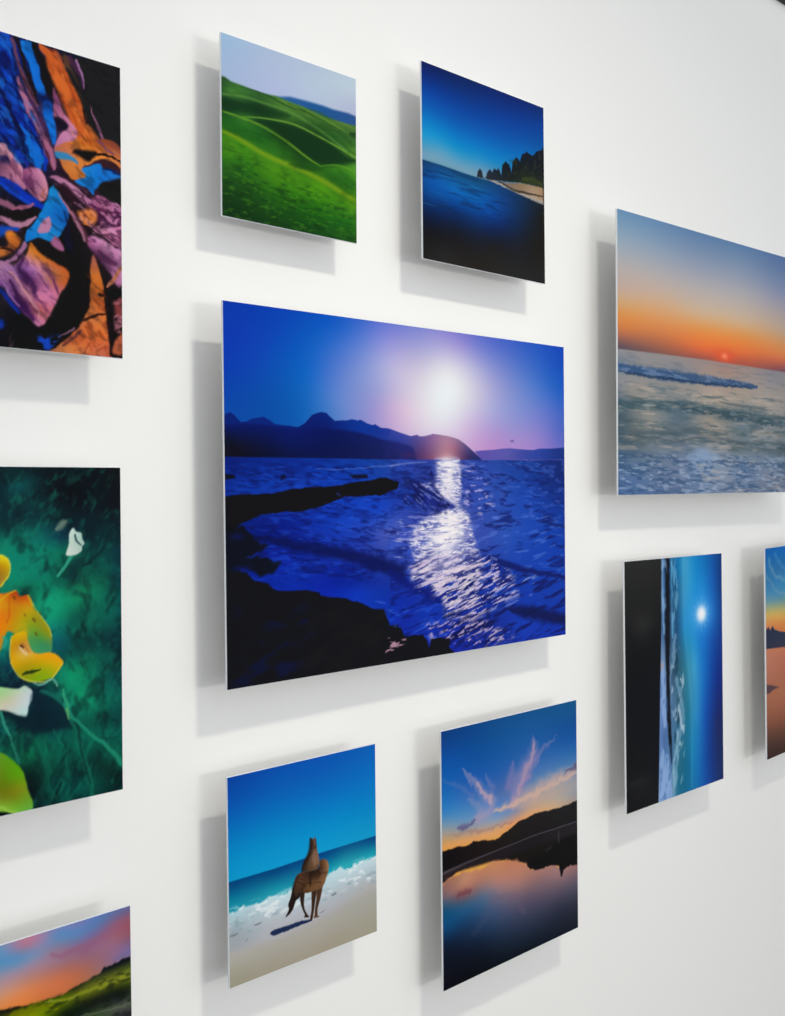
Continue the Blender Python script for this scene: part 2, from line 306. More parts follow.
        {"op":"stroke","pts":[[25.23,7.41,0.13],[26.04,8.01,0.13],[26.77,8.33,0.09]],"c":"804860","a":0.9,"soft":0.35,"wob":[0.25,1.1,5]},
        {"op":"stroke","pts":[[26.78,8.01,0.15],[27.79,8.59,0.1]],"c":"b06848","a":0.7,"soft":0.35,"wob":[0.25,1.1,5]},
        {"op":"stroke","pts":[[20.74,9.5,0.25],[21.59,9.63,0.29],[22.72,9.85,0.17]],"c":"2484c0","a":0.9,"soft":0.5,"wob":[0.25,1.1,5]},
        {"op":"poly","pts":[[23.32,10.49],[24.22,9.93],[25.3,9.56],[25.66,9.88],[26.75,9.97],[27.77,10.25],[27.77,10.72],[26.01,11.13],[24.82,12.13],[24.55,12.57],[24.02,12.13],[22.78,11.75],[22.79,11.52],[23.85,11.01]],"a":1,"soft":0.11,"curve":True,"wob":[0.15,0.9,3],"cols":[[24.04,10.28,"1c80d0"],[25.3,9.87,"0c74d0"],[24.56,11.1,"0878d0"],[25.65,10.73,"0c6cc8"],[27.12,10.61,"1c70c8"],[24.37,12.21,"0c74d0"]]},
        {"op":"stroke","pts":[[25.66,9.96,0.1],[26.75,10.05,0.15],[27.77,10.17,0.09]],"c":"041c50","a":0.9,"soft":0.6,"wob":[0.25,1.1,5]},
        {"op":"poly","pts":[[25.28,11.58],[26.19,11.1],[27.77,10.64],[27.74,13.17],[25.99,13.01],[25.27,12.36]],"a":1,"soft":0.19,"curve":True,"wob":[0.15,0.9,3],"c":"141414"},
        {"op":"poly","pts":[[19.95,11.76],[20.71,11.61],[22.09,11.88],[22.95,12.32],[24.01,13.05],[25.27,12.51],[26.36,12.94],[27.74,13.48],[27.7,16.96],[26.86,17.08],[25.95,16.44],[24.51,15.89],[25.24,15.16],[25.07,14.1],[24.17,13.95],[23.47,13.61],[22.42,13.03],[21.05,12.23]],"a":1,"soft":0.11,"curve":True,"wob":[0.15,0.9,3],"cols":[[20.54,11.8,"a8688c"],[22.26,12.15,"c07ca0"],[22.95,12.78,"a86c8c"],[24.0,13.36,"b8749c"],[25.63,12.92,"984c78"],[26.72,13.5,"c47ca4"],[25.25,14.07,"904868"],[25.97,14.72,"c47ca4"],[27.45,14.16,"c070a0"],[25.96,15.66,"c880a0"],[27.06,16.11,"c870a0"],[27.43,16.68,"b06088"]]},
        {"op":"noise","sx":0.85,"sy":0.57,"ang":0.08,"lo":0.5,"hi":0.65,"seed":672,"a":0.9,"soft":0.29,"pts":[[24.0,13.21],[25.63,12.6],[27.74,13.48],[27.72,15.69],[25.24,15.16]],"c":"4c1c44"},
        {"op":"stroke","pts":[[24.18,13.48,0.09],[25.25,13.76,0.18],[26.16,14.07,0.17],[27.45,13.85,0.06]],"c":"501c44","a":0.8,"soft":0.6,"wob":[0.25,1.1,5]},
        {"op":"stroke","pts":[[25.24,15.47,0.11],[26.15,15.24,0.17],[27.44,15.11,0.14]],"c":"48183c","a":0.85,"soft":0.7,"wob":[0.25,1.1,5]},
        {"op":"stroke","pts":[[21.39,12.31,0.27],[22.25,13.06,0.37],[22.94,13.85,0.28]],"c":"240c1c","a":0.9,"soft":0.7,"wob":[0.25,1.1,5]},
        {"op":"poly","pts":[[22.93,14.47],[24.0,13.98],[24.8,14.15],[24.88,14.91],[24.52,15.58],[23.62,15.58],[23.1,15.05]],"a":1,"soft":0.24,"curve":True,"wob":[0.15,0.9,3],"c":"d87838"},
        {"op":"stroke","pts":[[23.45,15.6,0.11],[24.51,16.2,0.2],[25.59,16.65,0.19],[27.05,17.21,0.12],[27.7,17.27,0.08]],"c":"180c14","a":1,"soft":0.35,"wob":[0.25,1.1,5]},
        {"op":"poly","pts":[[23.79,16.93],[24.69,16.48],[25.95,16.75],[27.05,17.21],[27.7,17.43],[27.66,21.06],[26.83,20.38],[25.92,19.41],[25.02,18.6],[24.22,17.79]],"a":1,"soft":0.19,"curve":True,"wob":[0.15,0.9,3],"cols":[[24.5,17.13,"b8689c"],[25.94,17.53,"c07ca8"],[27.04,18.0,"c078a8"],[25.21,18.26,"3c1c38"],[27.02,19.57,"b06c98"]]},
        {"op":"stroke","pts":[[25.21,17.8,0.18],[26.11,18.44,0.32],[27.03,18.78,0.18]],"c":"3c1434","a":0.7,"soft":0.8,"wob":[0.25,1.1,5]},
        {"op":"poly","pts":[[10.57,10.28],[15.16,9.72],[15.95,10.13],[16.74,10.84],[17.38,12.04],[17.61,13.32],[16.72,13.19],[15.76,12.79],[15.13,12.69],[10.54,13.37]],"a":1,"soft":0.11,"curve":True,"wob":[0.15,0.9,3],"cols":[[15.47,10.38,"c88ca0"],[15.3,11.86,"643450"],[16.1,11.12,"c88098"],[16.73,12.16,"c8809c"],[17.21,12.95,"b06c8c"],[15.61,12.38,"a06484"],[13.58,11.34,"b47c98"]]},
        {"op":"poly","pts":[[17.22,11.99],[17.88,11.42],[18.87,11.3],[19.45,11.78],[19.77,12.47],[19.77,13.22],[19.42,14.02],[18.76,14.14],[18.02,13.54],[17.53,13.04]],"a":1,"soft":0.11,"curve":True,"wob":[0.15,0.9,3],"cols":[[17.71,11.97,"984c78"],[18.86,11.75,"c880a4"],[18.19,12.62,"78406c"],[19.35,12.55,"c88098"],[19.01,13.5,"b87084"],[18.52,13.3,"a06890"]]},
        {"op":"stroke","pts":[[18.04,11.91,0.1],[17.86,12.68,0.22],[18.35,13.18,0.18]],"c":"602850","a":0.6,"soft":0.9,"wob":[0.25,1.1,5]},
        {"op":"stroke","pts":[[19.26,13.68,0.15],[19.6,13.1,0.08]],"c":"b05c40","a":0.6,"soft":0.8,"wob":[0.25,1.1,5]},
        {"op":"stroke","pts":[[10.55,12.67,0.45],[15.13,13.05,0.39],[16.23,13.57,0.49],[17.36,13.95,0.46],[18.34,14.29,0.42],[19.33,14.64,0.25]],"c":"0430b0","a":1,"soft":0.4,"wob":[0.25,1.1,5]},
        {"op":"stroke","pts":[[15.12,13.34,0.13],[16.39,13.84,0.15],[18.01,14.43,0.1]],"c":"0c50d0","a":0.6,"soft":0.8,"wob":[0.25,1.1,5]},
        {"op":"stroke","pts":[[15.12,14.14,0.11],[16.07,14.33,0.16],[17.35,14.84,0.13]],"c":"0a0c30","a":0.7,"soft":0.7,"wob":[0.25,1.1,5]},
        {"op":"stroke","pts":[[12.02,15.06,0.26],[15.11,14.94,0.26],[16.06,15.14,0.27],[16.46,15.14,0.15]],"c":"8c5470","a":1,"soft":0.5,"wob":[0.25,1.1,5]},
        {"op":"stroke","pts":[[16.38,15.37,0.1],[17.35,14.98,0.17],[18.34,14.59,0.14]],"c":"a86080","a":0.9,"soft":0.6,"wob":[0.25,1.1,5]},
        {"op":"stroke","pts":[[12.01,15.92,0.29],[15.1,15.81,0.3],[16.69,15.98,0.37],[17.83,15.49,0.31],[18.83,15.02,0.21]],"c":"100c0c","a":1,"soft":0.35,"wob":[0.25,1.1,5]},
        {"op":"stroke","pts":[[12.0,16.77,0.22],[15.09,16.39,0.22],[16.36,16.62,0.3],[17.66,16.26,0.24],[18.66,15.65,0.11]],"c":"b07894","a":1,"soft":0.5,"wob":[0.25,1.1,5]},
        {"op":"stroke","pts":[[15.09,16.97,0.11],[16.04,17.25,0.12],[17.17,17.15,0.07]],"c":"3c1c44","a":0.8,"soft":0.7,"wob":[0.25,1.1,5]},
        {"op":"stroke","pts":[[11.99,17.9,0.43],[15.08,17.55,0.43],[15.88,17.13,0.21],[16.68,17.0,0.18]],"c":"0c44b0","a":1,"soft":0.6,"wob":[0.25,1.1,5]},
        {"op":"poly","pts":[[15.56,17.55],[16.2,17.3],[16.91,17.85],[16.74,18.75],[15.69,19.49],[13.5,19.96],[13.5,19.09],[15.7,18.76]],"a":1,"soft":0.19,"curve":True,"wob":[0.15,0.9,3],"cols":[[16.03,17.84,"d87828"],[16.34,18.67,"a85420"],[15.38,19.25,"c46c2c"]]},
        {"op":"stroke","pts":[[15.07,19.0,0.09],[16.02,18.93,0.1],[16.49,19.52,0.08]],"c":"2c1408","a":0.9,"soft":0.35,"wob":[0.25,1.1,5]},
        {"op":"poly","pts":[[20.37,12.43],[20.87,13.01],[21.46,13.81],[21.97,14.63],[21.7,15.74],[21.09,16.9],[20.48,17.44],[19.97,17.75],[18.8,17.48],[17.24,18.24],[17.49,17.46],[18.32,16.3],[19.16,14.96],[19.59,13.99],[19.94,12.88]],"a":1,"soft":0.1,"curve":False,"wob":[0.15,0.9,3],"cols":[[20.36,12.96,"1484c8"],[20.01,14.22,"0c7ccc"],[21.2,14.31,"0c6cc0"],[21.36,15.34,"0458b0"],[18.99,15.74,"1080d0"],[17.98,17.39,"0c74cc"],[19.64,17.42,"1484cc"],[20.32,16.57,"1480cc"]]},
        {"op":"poly","pts":[[19.83,15.37],[20.08,15.86],[19.9,16.78],[18.89,17.02],[18.81,16.66],[19.15,16.01]],"a":1,"soft":0.1,"curve":True,"wob":[0.15,0.9,3],"c":"b87ca0"},
        {"op":"stroke","pts":[[20.65,17.42,0.12],[21.08,17.95,0.14],[21.42,18.21,0.07]],"c":"8c4870","a":0.9,"soft":0.6,"wob":[0.25,1.1,5]},
        {"op":"poly","pts":[[19.97,17.75],[20.57,17.05],[21.08,17.5],[21.41,18.28],[20.48,18.2]],"a":1,"soft":0.14,"curve":True,"wob":[0.15,0.9,3],"c":"a05c84"},
        {"op":"stroke","pts":[[21.45,14.72,0.07],[21.87,15.86,0.18],[21.69,16.95,0.35],[22.02,17.81,0.45]],"c":"0c0c30","a":0.7,"soft":0.9,"wob":[0.25,1.1,5]},
        {"op":"stroke","pts":[[20.87,13.01,0.05],[21.72,14.07,0.09],[22.57,15.14,0.18],[23.27,16.09,0.22],[23.52,16.97,0.13]],"c":"a86c84","a":0.95,"soft":0.6,"wob":[0.25,1.1,5]},
        {"op":"stroke","pts":[[22.41,14.56,0.07],[23.44,15.91,0.15],[23.79,16.93,0.13]],"c":"5c2c3c","a":0.8,"soft":0.7,"wob":[0.25,1.1,5]},
        {"op":"poly","pts":[[17.97,18.11],[18.46,18.26],[19.29,18.88],[20.63,19.28],[21.66,20.05],[21.86,20.63],[21.47,21.59],[21.03,22.25],[20.42,23.52],[19.73,24.65],[18.97,25.4],[18.39,25.31],[17.74,24.71],[16.93,24.21],[15.97,23.3],[15.03,22.4],[10.46,21.85],[10.47,20.45],[15.05,20.08],[16.32,20.33],[17.63,19.27]],"a":1,"soft":0.15,"curve":True,"wob":[0.15,0.9,3],"cols":[[18.13,18.6,"d47828"],[18.95,19.37,"cc7428"],[20.29,19.63,"c46030"],[21.14,20.42,"c46434"],[20.78,21.37,"b85c3c"],[19.94,20.88,"a86c50"],[16.65,20.14,"9c6498"],[15.68,20.86,"b47cac"],[15.35,21.78,"985c98"],[17.95,20.11,"c07cb8"],[18.77,20.74,"c87cac"],[17.13,20.96,"401c50"],[17.93,21.74,"501c4c"],[19.76,21.8,"c07098"],[16.63,22.2,"9c6c90"],[17.76,22.79,"c88098"],[18.92,22.65,"d0749c"],[16.62,23.37,"381040"],[17.42,23.86,"44205c"],[19.92,23.28,"c47098"],[18.9,23.99,"b45450"],[18.56,24.92,"c07098"],[15.98,22.57,"542868"],[13.49,20.73,"b080ac"]]},
        {"op":"stroke","pts":[[17.47,19.59,0.12],[16.81,20.41,0.25],[17.45,21.21,0.3],[18.26,21.99,0.26],[18.42,22.42,0.1]],"c":"30103c","a":0.8,"soft":0.9,"wob":[0.25,1.1,5]},
        {"op":"stroke","pts":[[16.0,20.96,0.08],[16.95,22.01,0.12],[17.92,23.07,0.14],[18.57,24.03,0.12],[18.73,24.76,0.07]],"c":"c88894","a":0.85,"soft":0.8,"wob":[0.25,1.1,5]},
        {"op":"stroke","pts":[[15.99,21.69,0.1],[16.78,22.91,0.25],[17.58,24.14,0.3],[18.23,24.96,0.17]],"c":"2c0c3c","a":0.8,"soft":0.9,"wob":[0.25,1.1,5]},
        {"op":"stroke","pts":[[15.35,21.92,0.08],[15.98,22.86,0.13],[16.93,23.92,0.1]],"c":"a070b0","a":0.8,"soft":0.8,"wob":[0.25,1.1,5]},
        {"op":"stroke","pts":[[11.97,20.23,0.22],[15.05,20.37,0.22],[15.69,20.13,0.14],[16.82,19.09,0.21],[17.48,18.26,0.19]],"c":"a87098","a":0.9,"soft":0.6,"wob":[0.25,1.1,5]},
        {"op":"stroke","pts":[[11.94,22.5,0.22],[15.03,22.69,0.23],[15.97,23.59,0.21],[16.93,24.51,0.13]],"c":"0428a0","a":0.9,"soft":0.7,"wob":[0.25,1.1,5]},
        {"op":"stroke","pts":[[20.28,21.14,0.11],[20.61,21.85,0.16],[20.77,22.28,0.09]],"c":"602858","a":0.8,"soft":0.8,"wob":[0.25,1.1,5]},
        {"op":"poly","pts":[[18.14,17.94],[19.13,18.01],[20.31,18.28],[21.67,18.68],[22.18,19.98],[21.74,19.88],[20.46,19.46],[19.29,19.03],[18.54,18.54]],"a":1,"soft":0.14,"curve":True,"wob":[0.15,0.9,3],"c":"100c0c"},
        {"op":"blob","g":[15.0,25.61,0.38,0.35],"c":"0430a0","a":0.9},
        {"op":"poly","pts":[[24.4,18.29],[24.75,18.54],[25.19,19.57],[25.54,20.92],[25.62,22.0],[25.79,22.91],[25.88,23.68],[25.87,24.77],[26.13,26.0],[26.39,27.38],[26.2,27.94],[19.53,27.96],[20.38,27.29],[21.07,26.77],[22.29,25.75],[23.18,24.74],[23.54,23.94],[23.99,23.12],[24.18,21.55],[24.2,19.7]],"a":1,"soft":0.14,"curve":True,"wob":[0.15,0.9,3],"cols":[[24.48,18.89,"a85c48"],[24.83,20.24,"d07028"],[24.99,21.45,"b86024"],[24.98,23.0,"c8642c"],[24.43,23.53,"c46c34"],[25.14,24.54,"d87438"],[23.7,25.3,"d06c38"],[24.77,25.81,"dc6c2c"],[22.63,26.32,"c86030"],[23.33,27.18,"d87440"],[25.12,27.02,"c86444"],[21.58,27.33,"d08044"],[25.85,26.33,"d46438"],[20.38,27.59,"a86444"]]},
        {"op":"stroke","pts":[[23.36,24.42,0.11],[24.43,23.92,0.12],[25.88,23.53,0.09]],"c":"2c1008","a":0.95,"soft":0.6,"wob":[0.25,1.1,5]},
        {"op":"stroke","pts":[[21.94,26.39,0.2],[22.99,25.53,0.17],[21.24,27.06,0.12]],"c":"40202c","a":0.7,"soft":0.8,"wob":[0.25,1.1,5]},
        {"op":"stroke","pts":[[20.9,26.34,0.06],[22.29,25.29,0.11]],"c":"886078","a":0.8,"soft":0.7,"wob":[0.25,1.1,5]},
        {"op":"stroke","pts":[[23.32,27.49,0.1],[24.04,26.5,0.1],[24.41,25.85,0.05]],"c":"8c3424","a":0.5,"soft":0.9,"wob":[0.25,1.1,5]},
        {"op":"stroke","pts":[[24.93,27.19,0.08],[26.21,26.61,0.09]],"c":"a04428","a":0.6,"soft":0.9,"wob":[0.25,1.1,5]},
        {"op":"noise","sx":1.09,"sy":0.74,"ang":-0.41,"lo":0.55,"hi":0.75,"seed":683,"a":0.5,"soft":0.38,"pts":[[21.6,25.21],[25.87,24.15],[26.2,27.87],[19.87,28.08]],"c":"9c4020"},
        {"op":"stroke","pts":[[24.99,21.76,0.16],[25.71,21.83,0.19],[26.82,21.7,0.54],[27.65,21.44,0.69]],"c":"0c0c0c","a":1,"soft":0.5,"wob":[0.25,1.1,5]},
        {"op":"stroke","pts":[[26.07,22.88,0.28],[26.42,24.09,0.37],[26.59,25.95,0.37],[26.57,27.52,0.24]],"c":"100808","a":1,"soft":0.5,"wob":[0.25,1.1,5]},
        {"op":"stroke","pts":[[26.09,20.85,0.11],[26.83,20.13,0.24],[27.68,19.07,0.17]],"c":"b46c50","a":0.95,"soft":0.6,"wob":[0.25,1.1,5]},
        {"op":"poly","pts":[[26.81,22.48],[27.74,21.9],[27.82,23.63],[26.98,23.56]],"a":1,"soft":0.29,"curve":True,"wob":[0.15,0.9,3],"c":"803838"},
        {"op":"noise","sx":0.92,"sy":0.57,"ang":-0.42,"lo":0.5,"hi":0.7,"seed":694,"a":0.8,"soft":0.19,"pts":[[26.63,22.19],[27.84,21.73],[27.8,25.21],[26.78,25.31]],"c":"b06878"},
        {"op":"poly","pts":[[26.96,25.92],[27.8,25.21],[27.78,27.11],[26.57,27.21]],"a":1,"soft":0.19,"curve":True,"wob":[0.15,0.9,3],"c":"b05838"},
        {"op":"noise","sx":0.93,"sy":0.63,"ang":-0.26,"lo":0.4,"hi":0.6,"seed":705,"a":0.95,"soft":0.29,"pts":[[18.71,26.39],[21.08,26.02],[20.55,27.12],[19.53,27.66],[18.53,27.6]],"c":"0c44c0"},
        {"op":"poly","pts":[[14.84,25.32],[15.24,25.42],[15.15,25.94],[14.84,26.04]],"a":1,"soft":0.19,"curve":True,"wob":[0.15,0.9,3],"c":"0430a0"},
        {"op":"noise","sx":1.19,"sy":0.44,"ang":0.57,"lo":0.5,"hi":0.75,"seed":716,"a":0.3,"soft":0.1,"pts":[[8.01,1.14],[15.26,-0.07],[28.14,-0.27],[28.07,27.79],[14.97,27.97],[7.74,27.77]],"c":"0a0610"},
        {"op":"noise","sx":0.86,"sy":0.28,"ang":0.45,"lo":0.55,"hi":0.75,"seed":727,"a":0.4,"soft":0.48,"pts":[[19.7,11.58],[23.48,12.38],[27.84,13.15],[27.79,17.58],[24.5,17.13],[22.41,14.4]],"c":"d8a0c4"},
        {"op":"noise","sx":0.86,"sy":0.28,"ang":0.45,"lo":0.5,"hi":0.68,"seed":738,"a":0.6,"soft":0.48,"pts":[[19.7,11.58],[23.48,12.38],[27.84,13.15],[27.79,17.58],[24.5,17.13],[22.41,14.4]],"c":"2c0c24"},
        {"op":"noise","sx":1.33,"sy":0.53,"ang":0.9,"lo":0.5,"hi":0.72,"seed":749,"a":0.5,"soft":0.48,"pts":[[15.16,10.15],[19.36,11.65],[19.34,14.04],[15.13,13.05]],"c":"481838"},
        {"op":"noise","sx":1.39,"sy":0.54,"ang":0.85,"lo":0.52,"hi":0.72,"seed":760,"a":0.5,"soft":0.57,"pts":[[16.02,19.06],[20.63,20.19],[19.91,24.18],[18.23,25.25],[15.67,22.32]],"c":"401450"},
        {"op":"noise","sx":1.22,"sy":0.36,"ang":0.85,"lo":0.6,"hi":0.78,"seed":771,"a":0.35,"soft":0.57,"pts":[[16.02,19.06],[20.63,20.19],[19.91,24.18],[18.23,25.25],[15.67,22.32]],"c":"e8a8d4"},
        {"op":"noise","sx":1.45,"sy":0.53,"ang":0.89,"lo":0.48,"hi":0.66,"seed":782,"a":0.75,"soft":0.38,"pts":[[13.7,0.37],[16.21,0.54],[16.74,3.17],[19.24,7.74],[19.37,10.69],[13.58,11.86]],"c":"02083c"},
        {"op":"noise","sx":1.29,"sy":0.35,"ang":0.89,"lo":0.58,"hi":0.74,"seed":793,"a":0.55,"soft":0.38,"pts":[[13.7,0.37],[16.21,0.54],[16.74,3.17],[19.24,7.74],[19.37,10.69],[13.58,11.86]],"c":"1c78e0"},
        {"op":"noise","sx":1.36,"sy":0.46,"ang":1.04,"lo":0.54,"hi":0.74,"seed":804,"a":0.4,"soft":0.48,"pts":[[19.48,0.38],[21.86,0.04],[23.91,5.17],[24.59,8.09],[22.29,8.58]],"c":"8c3010"},
        {"op":"noise","sx":1.19,"sy":0.37,"ang":1.04,"lo":0.6,"hi":0.78,"seed":815,"a":0.3,"soft":0.48,"pts":[[19.48,0.38],[21.86,0.04],[23.91,5.17],[24.59,8.09],[22.29,8.58]],"c":"f08848"},
        {"op":"noise","sx":1.12,"sy":0.46,"ang":0.76,"lo":0.52,"hi":0.74,"seed":826,"a":0.45,"soft":0.48,"pts":[[24.13,18.48],[25.9,21.81],[26.2,27.55],[19.87,28.08],[23.0,24.76]],"c":"8c3010"},
    ],
    'hills': [
        {"op":"field","pts":[[0.17,0.32,"9cbcdc"],[4.79,-0.14,"a8bcd8"],[12.1,-0.14,"b0c0d8"],[19.64,-0.33,"b4c4d8"],[1.31,3.17,"a4b8d8"],[8.33,3.57,"b0bcdc"],[19.62,2.59,"b4bcd4"],[14.0,3.05,"b4c4d8"],[19.63,1.13,"bcccd8"]],"fs":1.5,"sq":0.5},
        {"op":"poly","pts":[[6.51,5.1],[7.96,4.76],[9.43,4.41],[12.06,4.29],[14.38,4.24],[15.95,4.3],[18.37,4.18],[20.02,4.31],[20.01,5.42],[12.05,6.03]],"soft":0.21,"cols":[[8.32,4.95,"2a5c98"],[13.98,4.61,"1c5490"],[19.19,4.73,"28508c"]]},
        {"op":"poly","pts":[[-0.37,4.51],[0.46,4.48],[1.3,4.75],[3.0,4.81],[5.44,4.95],[7.6,4.79],[9.43,4.96],[11.3,5.03],[14.37,5.37],[15.94,5.39],[17.95,5.44],[20.01,5.31],[19.89,19.49],[-0.51,19.82]],"soft":0.15,"cols":[[0.12,5.04,"284c28"],[1.29,5.41,"38702c"],[4.74,5.25,"34642c"],[9.05,5.88,"48782c"],[15.94,6.31,"3c6c28"],[19.59,6.1,"466c30"],[1.29,6.07,"4c8434"],[1.28,6.86,"103820"],[4.72,6.73,"103418"],[8.3,7.15,"2c6020"],[10.15,7.57,"184018"],[12.02,8.84,"0c2c10"],[15.91,9.75,"143c14"],[8.29,8.52,"103010"],[15.93,7.17,"285c20"],[19.16,7.35,"386c28"],[19.15,8.52,"4c8428"],[2.97,8.33,"3c7c28"],[6.47,9.18,"1c5018"],[4.7,9.02,"206020"],[8.27,10.72,"306c18"],[1.93,9.62,"1c5c18"],[11.24,11.24,"1c4c14"],[15.9,10.9,"387c18"],[19.55,10.78,"489020"],[15.89,12.04,"1c5414"],[19.53,12.53,"2c6c14"],[1.24,11.09,"4a9012"],[4.67,12.53,"3c7c10"],[8.99,12.78,"4a8c10"],[14.3,13.19,"4c900e"],[19.52,14.29,"508c12"],[2.93,12.87,"286c14"],[1.21,14.79,"1c4c14"],[6.42,15.45,"205c10"],[11.96,15.58,"20640c"],[17.86,16.31,"206814"],[1.18,17.96,"0c3010"],[6.4,17.63,"144010"],[10.05,18.69,"103c10"],[15.83,18.64,"184c14"],[19.48,18.38,"205414"]]},
        {"op":"poly","pts":[[-0.39,6.73],[2.99,6.41],[6.14,6.22],[9.41,6.35],[8.3,7.01],[5.42,7.3],[1.95,7.77],[-0.4,7.91]],"a":0.75,"soft":0.41,"curve":True,"c":"0e3216"},
        {"op":"poly","pts":[[3.66,8.31],[6.13,7.68],[9.03,7.48],[12.03,7.86],[15.13,8.34],[17.92,9.06],[19.97,9.29],[17.91,10.07],[14.32,10.86],[12.01,10.25],[9.39,9.11],[6.12,8.31]],"a":0.9,"soft":0.41,"curve":True,"c":"0c3014"},
        {"op":"poly","pts":[[0.26,8.46],[2.63,8.46],[4.7,8.75],[7.55,9.5],[9.75,10.7],[8.26,11.41],[5.39,11.17],[2.27,10.35],[0.08,9.89]],"a":0.5,"soft":0.52,"curve":True,"c":"1e6018"},
        {"op":"stroke","pts":[[-0.06,6.39,0.1],[2.31,5.96,0.13],[5.79,5.95,0.14],[9.79,6.13,0.15],[14.35,7.22,0.16],[19.97,9.23,0.14]],"c":"5a8c3c","a":0.6,"soft":0.95},
        {"op":"stroke","pts":[[2.49,4.99,0.03],[5.8,5.0,0.11],[9.05,5.47,0.11],[11.67,5.62,0.03]],"c":"1c4420","a":0.7,"soft":0.8},
        {"op":"stroke","pts":[[-0.07,8.09,0.1],[2.97,8.2,0.12],[5.77,8.52,0.13],[9.02,9.41,0.14],[12.01,10.53,0.13],[14.01,11.06,0.04]],"c":"6c9c28","a":0.75,"soft":0.9},
        {"op":"stroke","pts":[[2.8,8.05,0.03],[6.13,7.52,0.09],[10.15,7.29,0.11],[14.35,7.93,0.12],[17.52,8.56,0.13],[19.98,9.17,0.11]],"c":"74a038","a":0.75,"soft":0.9},
        {"op":"stroke","pts":[[13.73,11.12,0.03],[16.7,10.45,0.12],[19.96,10.7,0.13]],"c":"5c9820","a":0.6,"soft":0.9},
        {"op":"stroke","pts":[[9.05,5.19,0.03],[13.2,5.73,0.12],[17.54,6.54,0.03]],"c":"26521e","a":0.6,"soft":0.9},
        {"op":"stroke","pts":[[10.92,5.12,0.03],[15.15,5.8,0.12],[19.58,6.74,0.03]],"c":"64882f","a":0.6,"soft":0.9},
        {"op":"stroke","pts":[[12.05,5.05,0.03],[13.98,5.16,0.12],[15.94,5.51,0.03]],"c":"26521e","a":0.6,"soft":0.9},
        {"op":"stroke","pts":[[7.59,5.12,0.03],[10.17,5.44,0.12],[12.81,6.0,0.03]],"c":"64882f","a":0.6,"soft":0.9},
        {"op":"stroke","pts":[[14.36,6.08,0.03],[16.93,6.84,0.13],[19.57,7.85,0.03]],"c":"26521e","a":0.6,"soft":0.9},
        {"op":"stroke","pts":[[15.94,5.59,0.03],[17.75,5.58,0.12],[19.59,5.81,0.03]],"c":"64882f","a":0.6,"soft":0.9},
        {"op":"stroke","pts":[[-0.09,10.11,0.17],[2.27,10.48,0.27],[5.39,11.31,0.27],[8.26,11.77,0.27],[10.86,12.01,0.28],[14.3,12.62,0.29],[17.48,13.48,0.3],[19.93,14.07,0.2]],"c":"7c9c14","a":0.75,"soft":1.0},
        {"op":"poly","pts":[[9.18,11.7],[10.86,11.45],[14.32,11.26],[12.76,11.84],[10.48,11.94]],"a":0.8,"soft":0.21,"curve":True,"c":"1c4c10"},
        {"op":"poly","pts":[[18.56,6.32],[20.0,6.18],[20.0,6.65],[18.76,6.71]],"a":0.7,"soft":0.15,"curve":True,"c":"143418"},
        {"op":"noise","sx":1.26,"sy":0.33,"ang":0.03,"lo":0.5,"hi":0.75,"seed":342,"a":0.45,"soft":1.03,"pts":[[0.07,11.34],[8.25,12.92],[19.51,14.87],[19.48,18.97],[-0.0,18.95]],"c":"0a2c0c"},
        {"op":"noise","sx":0.84,"sy":0.26,"ang":0.03,"lo":0.55,"hi":0.75,"seed":353,"a":0.35,"soft":1.03,"pts":[[0.07,11.34],[8.25,12.92],[19.51,14.87],[19.48,18.97],[-0.0,18.95]],"c":"58981c"},
        {"op":"noise","sx":1.88,"sy":0.65,"ang":0.08,"lo":0.5,"hi":0.8,"seed":364,"a":0.22,"soft":0.31,"pts":[[-0.37,4.51],[0.46,4.48],[1.3,4.75],[3.0,4.81],[5.44,4.95],[7.6,4.79],[9.43,4.96],[11.3,5.03],[14.37,5.37],[15.94,5.39],[17.95,5.44],[20.01,5.31],[19.89,19.49],[-0.51,19.82]],"c":"0c300c"},
    ],
    'pines': [
        {"op":"field","pts":[[0.16,0.28,"061c5c"],[6.6,0.22,"06225c"],[16.92,0.3,"06246c"],[24.78,0.16,"06286c"],[0.36,3.02,"003a94"],[6.55,3.09,"00388c"],[16.87,3.33,"003c94"],[24.74,2.6,"003c90"],[0.31,6.12,"0068b8"],[6.51,6.29,"005cb0"],[16.83,6.35,"0058ac"],[24.7,5.38,"00509c"],[0.28,8.6,"1290c8"],[6.47,9.17,"0c88c4"],[14.11,9.23,"0c80c0"],[22.37,7.24,"0068b4"],[0.26,9.84,"3894c0"],[4.03,9.99,"4898c0"],[0.24,11.08,"6898b4"],[6.44,11.09,"5c98b8"],[11.47,11.07,"6094b4"],[14.08,11.22,"5c88a8"]],"fs":1.2,"sq":0.45},
